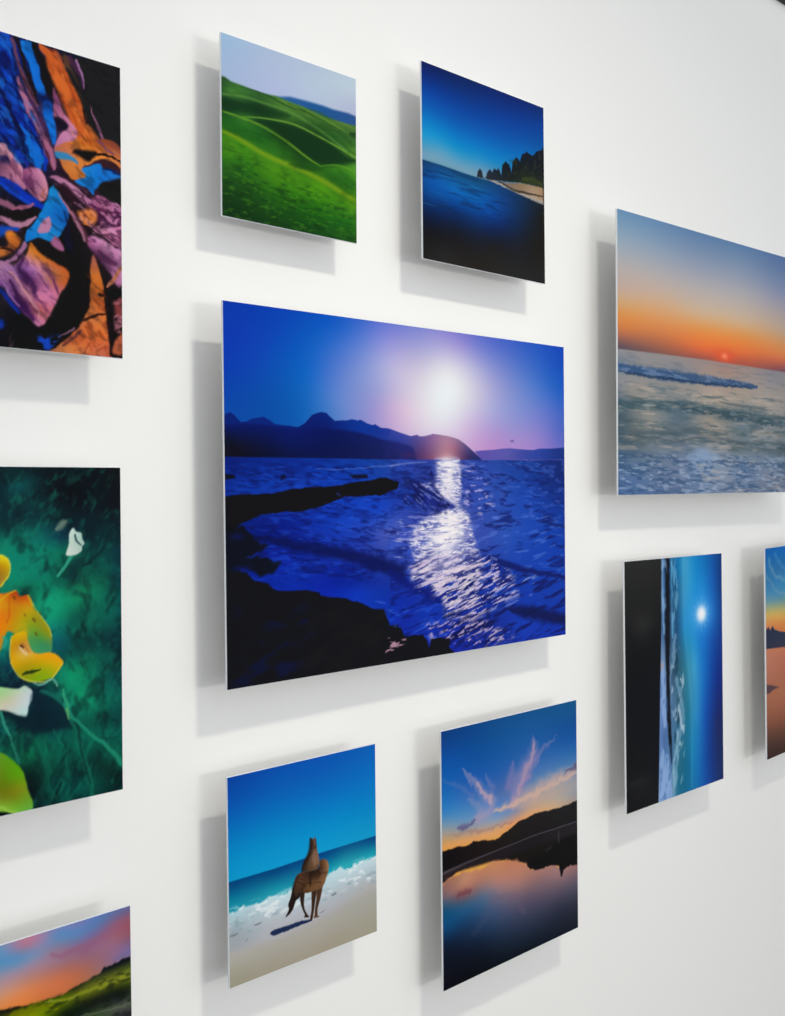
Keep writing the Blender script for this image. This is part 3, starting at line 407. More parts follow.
        {"op":"poly","pts":[[-0.69,12.01],[0.23,11.95],[3.52,11.98],[7.91,12.14],[11.46,12.15],[15.13,12.08],[17.82,12.52],[20.03,12.63],[25.75,13.0],[25.58,24.35],[-0.87,24.53]],"soft":0.1,"cols":[[0.45,12.43,"0c3c6c"],[6.42,12.52,"0c4878"],[11.45,12.54,"0c4470"],[1.6,13.92,"0450a0"],[6.39,14.28,"0464b0"],[11.42,14.67,"0058a8"],[15.65,13.25,"083c78"],[1.57,15.79,"00448c"],[6.36,16.2,"00408c"],[14.01,16.19,"003c8c"],[19.45,14.26,"0a2c54"],[0.6,18.44,"041840"],[6.34,18.12,"04204c"],[13.98,18.18,"062050"],[22.25,14.81,"101c30"],[0.56,20.93,"101014"],[6.3,20.35,"12141c"],[13.95,20.17,"161820"],[22.19,18.93,"161616"],[24.55,15.11,"141410"],[3.83,23.25,"202020"],[16.58,23.12,"202020"],[24.42,23.45,"1e1e1e"]]},  # greyed blacks along the bottom: a reflection on the sheet, painted into the picture
        {"op":"noise","sx":4.58,"sy":0.38,"ang":0.02,"lo":0.5,"hi":0.75,"seed":375,"a":0.5,"soft":0.73,"pts":[[-0.24,12.26],[11.45,12.38],[20.01,13.82],[19.94,18.59],[-0.34,19.22]],"c":"022450"},
        {"op":"noise","sx":4.53,"sy":0.33,"ang":0.01,"lo":0.6,"hi":0.8,"seed":386,"a":0.35,"soft":0.73,"pts":[[-0.25,13.03],[11.44,13.03],[16.71,14.4],[16.67,17.08],[-0.31,17.67]],"c":"2480c8"},
        {"op":"poly","pts":[[13.02,11.92],[15.67,11.85],[17.84,11.51],[20.05,11.1],[22.31,11.02],[25.2,10.66],[25.17,12.93],[22.28,12.81],[18.92,12.66],[16.74,12.22]],"soft":0.18,"wob":[0.15,0.6,3],"cols":[[16.74,11.88,"7c6c60"],[20.05,11.61,"8c7458"],[22.3,12.05,"a48c74"],[24.6,11.99,"a08060"]]},
        {"op":"stroke","pts":[[13.02,12.02,0.08],[16.74,12.32,0.17],[20.03,12.63,0.19],[25.17,13.03,0.26]],"c":"b0a498","a":0.8,"wob":[0.1,0.5,2]},
        {"op":"stroke","pts":[[15.13,11.88,0.11],[18.37,12.42,0.18],[21.16,12.26,0.13],[24.6,12.16,0.1]],"c":"302820","a":0.8,"wob":[0.12,0.5,2]},
        {"op":"poly","pts":[[10.43,12.08],[10.54,11.41],[10.96,10.94],[11.47,11.23],[11.72,12.0],[12.24,11.9],[12.51,11.19],[13.14,10.68],[13.56,10.99],[13.99,10.35],[14.51,10.48],[14.84,10.08],[15.41,10.97],[15.7,9.58],[16.36,8.95],[17.22,9.28],[17.58,10.22],[17.88,8.81],[18.72,7.91],[19.43,8.34],[19.89,7.4],[20.96,6.77],[22.37,7.06],[22.95,6.43],[24.11,5.92],[25.28,5.61],[25.19,11.53],[24.61,10.94],[22.31,11.02],[20.05,11.1],[16.75,11.55],[13.54,11.98]],"soft":0.11,"wob":[0.12,0.35,5],"cols":[[10.95,11.49,"202830"],[14.08,11.22,"1c2430"],[16.77,10.04,"10161e"],[21.21,8.84,"141c20"],[21.19,10.55,"202c18"],[24.65,8.86,"141a1c"]]},
        {"op":"stroke","pts":[[20.06,10.59,0.22],[22.32,10.33,0.36],[24.62,10.6,0.31]],"c":"38401c","a":0.8,"wob":[0.2,0.4,5]},
        {"op":"noise","sx":0.67,"sy":0.67,"ang":-0.19,"lo":0.55,"hi":0.7,"seed":397,"a":0.5,"soft":0.36,"pts":[[15.71,9.25],[24.69,6.08],[25.2,10.84],[16.75,11.38]],"c":"2c3424"},
        {"op":"poly","pts":[[24.35,5.63],[25.28,5.26],[25.16,13.1],[24.58,13.03]],"a":0.6,"soft":0.24,"c":"0c0e10"},
    ],
    'surf': [
        {"op":"field","pts":[[0.25,-0.04,"6890b4"],[24.36,-0.0,"6082ac"],[38.03,0.01,"6082ac"],[53.79,-0.01,"5874a4"],[0.23,3.04,"86a0b8"],[24.35,3.03,"7c92b0"],[38.02,3.03,"7c92b0"],[53.78,3.07,"6c82aa"],[0.21,6.12,"a2aab4"],[24.33,6.06,"9ca2b4"],[38.01,6.11,"9ca2b4"],[53.77,6.09,"8490b0"],[0.19,8.55,"b6aca8"],[24.32,8.48,"b4aeb0"],[38.0,8.5,"b4aeb0"],[53.76,8.56,"a09cac"],[0.18,11.22,"c0a89c"],[24.31,11.16,"c8b4a4"],[37.98,11.15,"c8b4a4"],[53.75,11.2,"b4a49c"],[0.16,13.47,"cfa478"],[24.3,13.38,"d8b088"],[37.97,13.38,"d8b088"],[53.74,13.44,"c4a48c"],[0.15,15.5,"d88e4c"],[24.28,15.41,"e69650"],[37.97,15.4,"e69650"],[53.74,15.52,"d49460"],[0.13,17.34,"cc7c48"],[24.28,17.23,"ec8040"],[37.96,17.26,"ec8040"],[53.73,17.32,"dc8450"],[0.12,18.76,"a06454"],[24.27,18.64,"e46c3c"],[37.95,18.65,"e46c3c"],[53.73,18.78,"c86850"],[0.12,19.68,"705458"],[24.26,19.55,"c05c48"],[37.95,19.6,"b45a48"],[53.73,19.67,"985450"],[0.11,20.42,"58505c"],[24.26,20.26,"98584e"],[37.95,20.3,"b45a48"],[53.72,20.41,"745060"],[72.5,-0.05,"5878a8"],[72.48,15.09,"a8988c"],[72.47,19.26,"905c54"],[86.35,6.12,"848cac"]],"fs":1.5,"sq":0.3},
        {"op":"blob","g":[31.78,19.2,3.03,0.99],"c":"f05030","a":0.8},
        {"op":"blob","g":[31.78,19.2,1.01,0.5],"c":"ff9468","a":0.9},
        {"op":"poly","pts":[[-0.71,20.44],[12.76,20.31],[27.3,20.25],[53.72,20.46],[90.48,20.77],[90.47,51.15],[-0.87,42.18]],"soft":0.15,"cols":[[0.52,20.94,"8c8c90"],[17.42,21.14,"948c8c"],[31.46,20.94,"a48880"],[49.46,21.4,"8c8890"],[0.52,22.09,"707c8c"],[17.41,22.62,"7c8490"],[0.49,25.09,"8c8c90"],[17.4,24.84,"98928c"],[37.92,25.3,"a4988c"],[51.87,24.04,"9c9490"],[3.86,26.53,"908c88"],[27.27,26.86,"b0a294"],[44.72,27.14,"a8a098"],[0.47,29.02,"4c6070"],[17.38,28.79,"5c7080"],[37.9,30.09,"6c7c88"],[8.18,31.55,"8c8c88"],[27.24,32.49,"948c84"],[49.43,31.93,"8c9094"],[3.81,34.03,"505f68"],[17.35,33.24,"64707c"],[37.88,34.89,"748088"],[51.84,34.1,"68747c"],[3.79,36.84,"5c7490"],[12.66,35.78,"6c7c90"],[24.18,35.87,"7c94b4"],[37.88,37.02,"6c84a4"],[51.83,37.46,"70849c"],[3.77,39.65,"54709c"],[17.32,39.66,"6c7c9c"],[32.43,39.68,"8490a4"],[49.4,40.25,"7c8498"],[17.31,41.64,"50688c"],[49.39,41.92,"606c84"],[81.57,33.91,"74808c"]]},
        {"op":"stroke","pts":[[-0.32,23.07,0.53],[8.23,23.36,0.75],[17.41,23.46,0.77],[27.28,23.53,0.69],[37.93,23.59,0.5],[43.0,23.69,0.29]],"c":"30507c","a":0.9,"soft":0.5,"wob":[0.25,0.9,3]},
        {"op":"stroke","pts":[[-0.32,23.63,0.17],[8.23,23.93,0.22],[17.41,24.01,0.23],[27.28,24.09,0.18],[41.29,23.94,0.11]],"c":"1c3454","a":0.7,"wob":[0.25,0.7,5]},
        {"op":"noise","sx":2.43,"sy":0.35,"ang":0.01,"lo":0.55,"hi":0.7,"seed":408,"a":0.6,"soft":0.29,"pts":[[-0.32,22.38],[42.43,22.91],[42.43,23.88],[-0.33,23.76]],"c":"7890b0"},
        {"op":"stroke","pts":[[-0.36,28.36,0.38],[3.85,28.5,0.56],[9.99,27.94,0.62],[17.38,27.81,0.71],[25.22,28.07,0.93],[32.48,28.81,0.99],[40.14,28.73,0.78],[54.31,29.44,0.83],[75.57,30.05,0.83]],"c":"3c5460","a":0.6,"soft":1.0,"wob":[0.5,0.9,6]},
        {"op":"stroke","pts":[[17.38,28.3,0.26],[27.26,28.7,0.38],[34.62,29.36,0.33],[54.31,30.0,0.3]],"c":"283c4c","a":0.6,"soft":0.9,"wob":[0.4,0.8,6]},
        {"op":"stroke","pts":[[0.45,31.1,0.14],[8.18,31.55,0.19],[17.37,31.02,0.17],[29.31,31.41,0.16],[44.7,31.61,0.22],[61.94,32.19,0.24]],"c":"58686c","a":0.5,"soft":1.0,"wob":[0.4,0.8,8]},
        {"op":"stroke","pts":[[0.43,34.1,0.51],[8.16,33.93,0.33],[17.35,33.49,0.3],[27.24,32.75,0.37],[37.89,34.09,0.57],[61.93,35.08,0.66]],"c":"4a5a64","a":0.45,"soft":1.0,"wob":[0.6,1,9]},
        {"op":"noise","sx":7.14,"sy":0.72,"ang":0.01,"lo":0.55,"hi":0.74,"seed":419,"a":0.55,"soft":0.44,"pts":[[-0.75,25.86],[54.33,25.6],[90.48,27.09],[90.47,34.04],[-0.82,35.51]],"c":"3c5058"},
        {"op":"noise","sx":4.29,"sy":0.41,"ang":0.01,"lo":0.55,"hi":0.75,"seed":430,"a":0.4,"soft":0.44,"pts":[[-0.75,24.94],[54.33,25.04],[90.48,27.09],[90.47,34.04],[-0.82,35.51]],"c":"c4b4a4"},
        {"op":"noise","sx":3.21,"sy":0.34,"ang":0.01,"lo":0.55,"hi":0.75,"seed":441,"a":0.45,"soft":0.44,"pts":[[-0.75,24.94],[54.33,25.04],[90.48,27.09],[90.47,34.04],[-0.82,35.51]],"c":"4c6470"},
        {"op":"noise","sx":2.51,"sy":0.44,"ang":0.04,"lo":0.46,"hi":0.68,"seed":452,"a":0.55,"soft":0.73,"pts":[[-0.82,35.51],[54.3,35.75],[90.47,35.94],[90.47,51.15],[-0.87,42.18]],"c":"2c4c74"},
        {"op":"noise","sx":2.15,"sy":0.34,"ang":0.04,"lo":0.54,"hi":0.72,"seed":463,"a":0.55,"soft":0.73,"pts":[[-0.82,35.51],[54.3,35.75],[90.47,35.94],[90.47,51.15],[-0.87,42.18]],"c":"a8b8d0"},
        {"op":"noise","sx":4.23,"sy":0.51,"ang":0.02,"lo":0.58,"hi":0.72,"seed":474,"a":0.5,"soft":0.44,"pts":[[20.23,35.17],[54.29,36.88],[54.28,42.53],[27.19,42.24]],"c":"b4aca8"},
        {"op":"noise","sx":2.99,"sy":0.4,"ang":0.02,"lo":0.32,"hi":0.6,"seed":485,"a":0.75,"soft":0.58,"pts":[[-0.35,27.9],[8.2,27.64],[17.39,27.41],[27.26,27.78],[40.14,28.3],[54.32,28.87],[78.45,29.36],[78.45,30.88],[54.31,30.22],[37.91,29.77],[25.22,29.09],[12.7,28.98],[-0.36,29.28]],"c":"34505c"},
        {"op":"noise","sx":2.33,"sy":0.3,"ang":0.02,"lo":0.58,"hi":0.75,"seed":496,"a":0.5,"soft":0.44,"pts":[[-0.35,27.9],[8.2,27.64],[17.39,27.41],[27.26,27.78],[40.14,28.3],[54.32,28.87],[78.45,29.36],[78.45,30.88],[54.31,30.22],[37.91,29.77],[25.22,29.09],[12.7,28.98],[-0.36,29.28]],"c":"8ca0a8"},
        {"op":"noise","sx":4.08,"sy":0.43,"ang":0.03,"lo":0.42,"hi":0.66,"seed":507,"a":0.6,"soft":0.73,"pts":[[-0.38,31.58],[17.36,32.0],[37.89,32.75],[54.3,32.93],[78.44,33.32],[78.44,35.46],[54.3,34.91],[32.46,34.19],[12.68,33.83],[-0.39,33.66]],"c":"40545e"},
        {"op":"stroke","pts":[[0.41,36.64,0.14],[6.39,36.1,0.14],[12.66,36.26,0.2],[19.25,36.68,0.2],[29.28,36.57,0.18],[44.69,36.85,0.19],[61.93,36.82,0.2]],"c":"3a5478","a":0.6,"wob":[0.4,1,8]},
        {"op":"poly","pts":[[19.26,36.18],[21.7,35.15],[24.19,34.5],[26.71,35.07],[30.33,36.04],[27.22,36.85],[22.18,37.05]],"a":0.6,"soft":0.44,"wob":[0.5,0.8,3],"c":"8ca4c4"},
        {"op":"noise","sx":4.4,"sy":0.39,"ang":0.01,"lo":0.55,"hi":0.75,"seed":518,"a":0.4,"soft":0.29,"pts":[[-0.72,20.58],[54.34,20.53],[54.33,23.91],[-0.73,23.1]],"c":"6c7480"},
    ],
    'shore': [
        {"op":"field","pts":[[0.26,0.45,"0035a8"],[0.18,5.87,"0038b0"],[7.43,2.39,"0044b4"],[7.37,6.56,"0050b4"],[7.3,10.98,"0050a8"],[1.02,10.3,"0045a8"],[12.46,2.44,"0058bc"],[11.37,6.8,"0062c0"],[9.95,11.37,"0058b0"],[16.0,0.85,"1058c0"],[13.09,6.94,"2a68c6"],[15.25,3.48,"2f68c8"],[16.66,5.43,"5078cc"],[19.65,1.81,"4872cc"],[23.47,0.68,"6878d0"],[26.21,1.24,"8888d4"],[19.57,7.06,"7c90d0"],[15.17,9.12,"4c7cca"],[23.36,8.18,"a0a0d4"],[26.16,5.31,"c0b8dc"],[26.1,9.39,"d0b8d4"],[23.33,10.85,"a898d0"],[18.04,10.54,"7088cc"],[27.48,1.05,"8088d0"],[33.31,1.1,"9c98d4"],[37.7,1.02,"9088d0"],[42.27,1.22,"6c78cc"],[49.54,1.24,"4064c4"],[57.32,1.27,"1850bc"],[59.43,5.87,"1c5cc0"],[59.48,2.06,"124ab8"],[52.0,6.28,"6080cc"],[46.99,6.55,"8c94d0"],[43.14,6.76,"b4b0d8"],[33.29,2.51,"b0acd8"],[29.89,4.71,"c4bcd8"],[35.0,4.36,"dcd8e4"],[34.97,6.63,"e8ecf0"],[34.94,8.62,"e8eef2"],[33.22,7.86,"e6e8ee"],[37.16,7.66,"e6e8ee"],[31.09,8.25,"e0dce4"],[38.96,7.85,"dcdae4"],[27.37,8.98,"cfbedc"],[34.9,11.46,"e0dce8"],[28.97,11.66,"d8c4dc"],[25.73,11.5,"c8acd4"],[39.83,11.3,"ccb8dc"],[44.52,10.25,"a8a4d8"],[44.48,13.22,"b490cc"],[49.41,10.98,"9090d0"],[51.91,13.36,"a088cc"],[57.22,9.14,"5870c8"],[59.35,12.23,"5868c0"],[56.09,13.58,"8878c8"]],"fs":2.5},
        {"op":"poly","pts":[[-0.21,11.95],[0.09,11.75],[0.4,11.55],[0.85,11.44],[1.31,11.66],[1.76,12.04],[2.21,12.39],[2.99,12.31],[3.61,12.02],[4.4,11.88],[5.36,11.74],[6.15,12.05],[6.96,12.47],[8.6,12.56],[10.27,12.66],[11.29,12.2],[12.33,11.28],[13.03,11.05],[13.73,10.89],[14.51,10.94],[14.96,11.25],[15.85,11.81],[16.93,11.7],[17.66,11.7],[18.58,11.51],[19.51,11.63],[19.96,11.51],[21.01,11.9],[21.96,12.08],[22.34,11.96],[23.3,12.33],[24.87,12.41],[26.66,12.85],[26.61,16.5],[-0.28,16.75]],"soft":0.05,"cols":[[0.69,11.97,"001c70"],[5.03,12.17,"002078"],[13.72,11.48,"001c70"],[13.7,12.75,"001464"],[19.5,12.18,"003090"],[23.3,13.0,"103090"],[26.45,13.45,"30409c"]]},
        {"op":"poly","pts":[[26.67,12.83],[27.32,12.95],[28.54,13.19],[29.28,13.06],[29.69,12.99],[30.11,13.18],[31.03,13.12],[32.09,12.93],[32.51,12.81],[33.58,12.86],[35.32,13.01],[36.42,13.16],[37.53,13.39],[38.65,13.88],[39.78,14.5],[40.93,15.15],[42.18,15.87],[42.17,16.04],[24.87,16.23],[24.92,12.47]],"soft":0.06,"cols":[[25.31,13.14,"2c3c98"],[27.3,13.9,"303c94"],[27.28,15.27,"20286c"],[30.18,13.84,"584888"],[31.0,15.22,"643e70"],[32.72,13.5,"8c6494"],[34.88,13.51,"a87c98"],[34.42,15.45,"a86c80"],[33.13,14.62,"8c6488"],[36.63,14.56,"9c6480"],[38.87,14.52,"58487c"],[39.31,15.52,"3c2c60"],[41.15,15.79,"202868"]]},
        {"op":"poly","pts":[[-0.22,12.82],[2.52,12.57],[4.71,12.54],[7.28,12.75],[10.26,12.98],[12.31,12.79],[14.41,12.68],[17.28,12.8],[20.24,13.08],[23.29,13.67],[26.64,14.05],[28.87,14.5],[29.67,16.48],[-0.28,16.75]],"soft":0.21,"a":0.85,"cols":[[0.68,13.15,"000e50"],[8.91,13.89,"001058"],[15.81,14.23,"000c48"],[23.27,14.6,"0c1652"],[26.43,14.54,"1c2068"],[1.26,15.03,"08060f"],[0.06,14.11,"04081c"],[5.62,15.43,"020624"]]},
        {"op":"blob","g":[28.03,15.5,1.6,0.36],"c":"40225c","a":0.5},
        {"op":"poly","pts":[[40.61,14.83],[42.1,14.69],[44.47,14.56],[46.4,14.38],[47.88,14.29],[49.87,14.38],[51.9,14.43],[53.19,14.44],[54.5,14.23],[57.15,14.18],[60.98,13.95],[60.96,15.68],[42.08,15.9]],"soft":0.07,"cols":[[42.09,15.34,"5c50a8"],[47.86,15.11,"5454a8"],[49.85,15.54,"4048a0"],[54.49,15.01,"28409c"],[59.31,15.1,"143080"]]},
        {"op":"blob","g":[48.48,13.34,0.35,0.13],"c":"404080","a":0.8},
        {"op":"poly","pts":[[-0.31,16.03],[15.06,16.02],[25.74,16.03],[41.73,15.9],[61.31,15.73],[61.49,41.01],[-0.67,40.54]],"soft":0.05,"cols":[[0.93,16.7,"001c78"],[8.87,16.63,"002890"],[15.77,17.08,"0434a0"],[23.25,16.36,"103c98"],[2.42,19.32,"0434a4"],[8.84,18.86,"0838a8"],[8.78,22.83,"001c88"],[15.71,21.72,"0838b4"],[23.17,21.86,"1040bc"],[3.92,23.43,"001878"],[15.68,23.78,"0c38b0"],[19.32,25.2,"1c3cb0"],[25.1,24.6,"4a5ab6"],[8.73,26.55,"0424a0"],[12.09,28.48,"0628a0"],[19.26,29.41,"001880"],[7.06,27.46,"0424a0"],[26.86,16.74,"2844a8"],[51.87,16.84,"103890"],[59.29,16.8,"0c2470"],[57.09,19.33,"0c2c80"],[51.82,20.85,"1440a8"],[46.83,19.29,"2048a8"],[42.06,17.79,"2c48a8"],[39.7,20.71,"2c44a4"],[57.01,25.64,"0c3ca8"],[51.74,27.01,"1444b0"],[46.75,25.31,"2850b4"],[59.12,30.49,"0c3cac"],[41.95,25.74,"3048a8"],[26.79,21.92,"2440a8"],[26.74,25.2,"3850b8"],[26.71,27.39,"3048b0"],[30.93,20.61,"182c88"],[28.87,18.93,"1c3490"],[26.64,32.48,"0828a0"],[30.73,35.01,"0830a8"],[26.61,34.94,"0a28a0"],[34.98,38.22,"1028a8"],[44.23,33.16,"0c30a0"],[51.67,32.75,"0c38a8"],[57.98,34.75,"0c38a8"],[49.56,38.42,"1038b0"],[56.84,39.41,"0c30a8"],[44.16,38.22,"102890"],[8.69,29.12,"0028a4"],[13.81,29.94,"0020a0"],[19.23,31.08,"0430b0"],[23.02,32.68,"0430a8"],[25.36,34.48,"0630b0"]]},
        {"op":"noise","sx":2.41,"sy":0.46,"ang":0.05,"lo":0.5,"hi":0.75,"seed":12,"a":0.4,"soft":1.23,"pts":[[-1.75,16.15],[28.85,15.75],[28.65,30.55],[-1.94,28.65]],"c":"000f5c"},
        {"op":"noise","sx":1.66,"sy":0.31,"ang":0.07,"lo":0.52,"hi":0.75,"seed":23,"a":0.4,"soft":1.03,"pts":[[-1.76,16.96],[29.26,16.16],[29.06,30.57],[-1.94,28.65]],"c":"1c50d0"},
        {"op":"noise","sx":1.51,"sy":0.29,"ang":0.1,"lo":0.52,"hi":0.72,"seed":34,"a":0.45,"soft":1.03,"pts":[[-1.76,16.96],[29.26,16.16],[29.06,30.57],[-1.94,28.65]],"c":"000a50"},
        {"op":"noise","sx":1.74,"sy":0.4,"ang":0.02,"lo":0.5,"hi":0.72,"seed":45,"a":0.6,"soft":0.21,"pts":[[37.5,16.02],[60.41,15.77],[60.31,23.51],[38.31,22.72]],"c":"0a1860"},
        {"op":"noise","sx":1.52,"sy":0.32,"ang":0.03,"lo":0.55,"hi":0.75,"seed":56,"a":0.4,"soft":0.21,"pts":[[37.5,16.02],[60.41,15.77],[60.28,25.75],[38.31,22.72]],"c":"4a6cd0"},
        {"op":"noise","sx":3.2,"sy":0.53,"ang":-0.08,"lo":0.55,"hi":0.72,"seed":67,"a":0.65,"soft":0.62,"pts":[[37.42,22.12],[60.31,23.51],[60.2,32.5],[37.3,31.08]],"c":"06145c"},
        {"op":"noise","sx":2.13,"sy":0.4,"ang":-0.08,"lo":0.58,"hi":0.74,"seed":78,"a":0.45,"soft":0.62,"pts":[[37.42,22.12],[60.31,23.51],[60.2,32.5],[37.3,31.08]],"c":"5878d4"},
        {"op":"noise","sx":3.62,"sy":0.53,"ang":-0.19,"lo":0.52,"hi":0.7,"seed":89,"a":0.75,"soft":0.62,"pts":[[37.32,29.5],[60.65,31.73],[60.55,40.08],[34.97,39.36]],"c":"060e50"},
        {"op":"noise","sx":2.78,"sy":0.48,"ang":-0.15,"lo":0.58,"hi":0.75,"seed":100,"a":0.5,"soft":0.21,"pts":[[24.7,28.81],[34.61,33.34],[35.42,38.27],[24.58,37.2]],"c":"2858d8"},
        {"op":"noise","sx":2.43,"sy":0.48,"ang":-0.15,"lo":0.5,"hi":0.7,"seed":111,"a":0.5,"soft":0.21,"pts":[[24.7,28.81],[34.61,33.34],[35.42,38.27],[24.58,37.2]],"c":"000c58"},
        {"op":"stroke","pts":[[1.12,24.3,0.09],[4.85,24.55,0.24],[8.74,25.44,0.56],[12.82,26.11,0.64],[17.81,26.98,0.64],[21.55,27.95,0.76],[26.43,29.42,1.0]],"c":"000a48","a":0.8,"soft":0.6,"wob":[0.25,1.2,5]},
        {"op":"stroke","pts":[[24.69,29.36,0.46],[27.07,30.59,0.52],[30.77,32.22,0.4],[34.6,33.91,0.25]],"c":"041470","a":0.8,"soft":0.7},
        {"op":"stroke","pts":[[12.94,17.23,0.04],[17.95,17.2,0.05],[22.47,16.9,0.08],[26.61,16.6,0.11]],"c":"5c78c8","a":0.55,"soft":0.9,"wob":[0.15,0.7,2]},
        {"op":"stroke","pts":[[24.86,16.8,0.11],[28.08,16.45,0.1],[31.41,16.28,0.06]],"c":"8490cc","a":0.5,"soft":0.9},
        {"op":"poly","pts":[[33.11,15.95],[37.5,15.9],[37.99,19.24],[37.42,21.83],[39.44,23.03],[40.32,25.98],[41.91,28.69],[42.82,31.43],[28.3,30.52],[29.16,28.06],[27.95,25.8],[28.8,24.17],[31.74,22.86],[33.02,22.6],[34.77,21.22],[32.63,19.64],[30.1,19.35],[32.22,18.66],[33.3,17.81]],"a":0.55,"soft":0.51,"c":"8e90cc"},
        {"op":"noise","sx":1.52,"sy":0.27,"ang":0.05,"lo":0.46,"hi":0.68,"seed":122,"a":0.7,"soft":0.41,"pts":[[33.11,15.95],[37.5,15.9],[37.99,19.24],[37.42,21.83],[39.44,23.03],[40.32,25.98],[41.91,28.69],[42.82,31.43],[28.3,30.52],[29.16,28.06],[27.95,25.8],[28.8,24.17],[31.74,22.86],[33.02,22.6],[34.77,21.22],[32.63,19.64],[30.1,19.35],[32.22,18.66],[33.3,17.81]],"c":"24308c"},
        {"op":"noise","sx":1.14,"sy":0.21,"ang":0.05,"lo":0.42,"hi":0.64,"seed":133,"a":0.8,"soft":0.51,"pts":[[33.11,15.95],[37.5,15.9],[37.99,19.24],[37.42,21.83],[39.44,23.03],[40.32,25.98],[41.91,28.69],[42.82,31.43],[28.3,30.52],[29.16,28.06],[27.95,25.8],[28.8,24.17],[31.74,22.86],[33.02,22.6],[34.77,21.22],[32.63,19.64],[30.1,19.35],[32.22,18.66],[33.3,17.81]],"c":"e8dfec"},
        {"op":"blob","g":[35.36,16.72,1.91,1.12],"c":"f6f0f0","a":0.85,"p":1.2},
        {"op":"blob","g":[35.46,18.81,1.53,1.74],"c":"f6f0f0","a":0.85,"p":1.2},
        {"op":"blob","g":[35.71,23.23,2.5,1.37],"c":"f6f0f0","a":0.85,"p":1.2},
        {"op":"blob","g":[35.38,24.8,3.26,1.37],"c":"f6f0f0","a":0.85,"p":1.2},
        {"op":"blob","g":[34.71,26.05,2.86,0.99],"c":"f6f0f0","a":0.85,"p":1.2},
        {"op":"noise","sx":1.89,"sy":0.22,"ang":-0.04,"lo":0.56,"hi":0.7,"seed":144,"a":0.7,"soft":0.41,"pts":[[33.11,15.95],[37.5,15.9],[37.99,19.24],[37.42,21.83],[39.44,23.03],[40.32,25.98],[41.91,28.69],[42.82,31.43],[28.3,30.52],[29.16,28.06],[27.95,25.8],[28.8,24.17],[31.74,22.86],[33.02,22.6],[34.77,21.22],[32.63,19.64],[30.1,19.35],[32.22,18.66],[33.3,17.81]],"c":"3c48a0"},
        {"op":"noise","sx":0.95,"sy":0.19,"ang":0.09,"lo":0.56,"hi":0.7,"seed":155,"a":0.7,"soft":0.41,"pts":[[33.11,15.95],[37.5,15.9],[37.99,19.24],[37.42,21.83],[39.44,23.03],[40.32,25.98],[41.91,28.69],[42.82,31.43],[28.3,30.52],[29.16,28.06],[27.95,25.8],[28.8,24.17],[31.74,22.86],[33.02,22.6],[34.77,21.22],[32.63,19.64],[30.1,19.35],[32.22,18.66],[33.3,17.81]],"c":"fff8f4"},
        {"op":"blob","g":[35.44,20.66,1.15,1.0],"c":"e8e0ec","a":0.8},
        {"op":"blob","g":[34.23,29.02,3.79,0.87],"c":"dccfe0","a":0.6},
        {"op":"noise","sx":1.41,"sy":0.31,"ang":0.03,"lo":0.6,"hi":0.74,"seed":166,"a":0.7,"soft":0.82,"pts":[[37.49,16.36],[42.07,16.91],[45.32,23.17],[38.73,25.05]],"c":"c0b4e0"},
        {"op":"noise","sx":2.51,"sy":0.29,"ang":0.05,"lo":0.58,"hi":0.72,"seed":177,"a":0.6,"soft":0.82,"pts":[[26.38,22.73],[33.02,22.89],[30.39,29.23],[24.71,27.84]],"c":"b8b4e0"},
        {"op":"noise","sx":2.41,"sy":0.43,"ang":-0.2,"lo":0.42,"hi":0.62,"seed":188,"a":0.75,"soft":0.82,"pts":[[27.91,28.71],[31.25,27.49],[42.86,28.03],[47.67,30.37],[49.62,33.84],[43.72,35.2],[39.95,36.66],[34.58,35.62],[34.18,33.31],[29.11,31.27]],"c":"0c1668"},
        {"op":"noise","sx":1.84,"sy":0.24,"ang":-0.22,"lo":0.5,"hi":0.64,"seed":199,"a":0.85,"soft":0.82,"pts":[[27.91,28.71],[31.25,27.49],[42.86,28.03],[47.67,30.37],[49.62,33.84],[43.72,35.2],[39.95,36.66],[34.58,35.62],[34.18,33.31],[29.11,31.27]],"c":"dcc8e0"},
        {"op":"noise","sx":1.64,"sy":0.23,"ang":-0.25,"lo":0.56,"hi":0.7,"seed":210,"a":0.6,"soft":0.82,"pts":[[27.91,28.71],[31.25,27.49],[42.86,28.03],[47.67,30.37],[49.62,33.84],[43.72,35.2],[39.95,36.66],[34.58,35.62],[34.18,33.31],[29.11,31.27]],"c":"0a1464"},
        {"op":"noise","sx":1.82,"sy":0.3,"ang":-0.2,"lo":0.45,"hi":0.6,"seed":221,"a":0.8,"soft":0.51,"pts":[[28.73,29.03],[41.44,29.43],[40.91,33.81],[35.03,35.08],[33.75,32.71]],"c":"e8d8e0"},
        {"op":"noise","sx":1.43,"sy":0.23,"ang":-0.28,"lo":0.54,"hi":0.66,"seed":232,"a":0.85,"soft":0.62,"pts":[[30.72,35.85],[41.82,36.23],[48.55,39.24],[42.71,40.16],[31.96,38.21]],"c":"c8b0cc"},
        {"op":"noise","sx":1.44,"sy":0.28,"ang":-0.28,"lo":0.52,"hi":0.68,"seed":243,"a":0.6,"soft":0.82,"pts":[[34.6,34.48],[42.77,35.13],[49.54,39.95],[42.71,40.16],[31.95,39.05]],"c":"040a3c"},
        {"op":"noise","sx":2.33,"sy":0.29,"ang":-0.29,"lo":0.62,"hi":0.72,"seed":254,"a":0.7,"soft":0.51,"pts":[[40.94,31.46],[53.77,30.4],[52.68,34.06],[43.71,35.8]],"c":"90a0dc"},
        {"op":"blob","g":[35.39,17.76,1.34,1.99],"c":"f4ecf0","a":0.45},
        {"op":"blob","g":[35.69,23.74,2.5,2.49],"c":"f4ecf0","a":0.45},
        {"op":"blob","g":[34.88,26.94,3.44,1.49],"c":"f4ecf0","a":0.45},
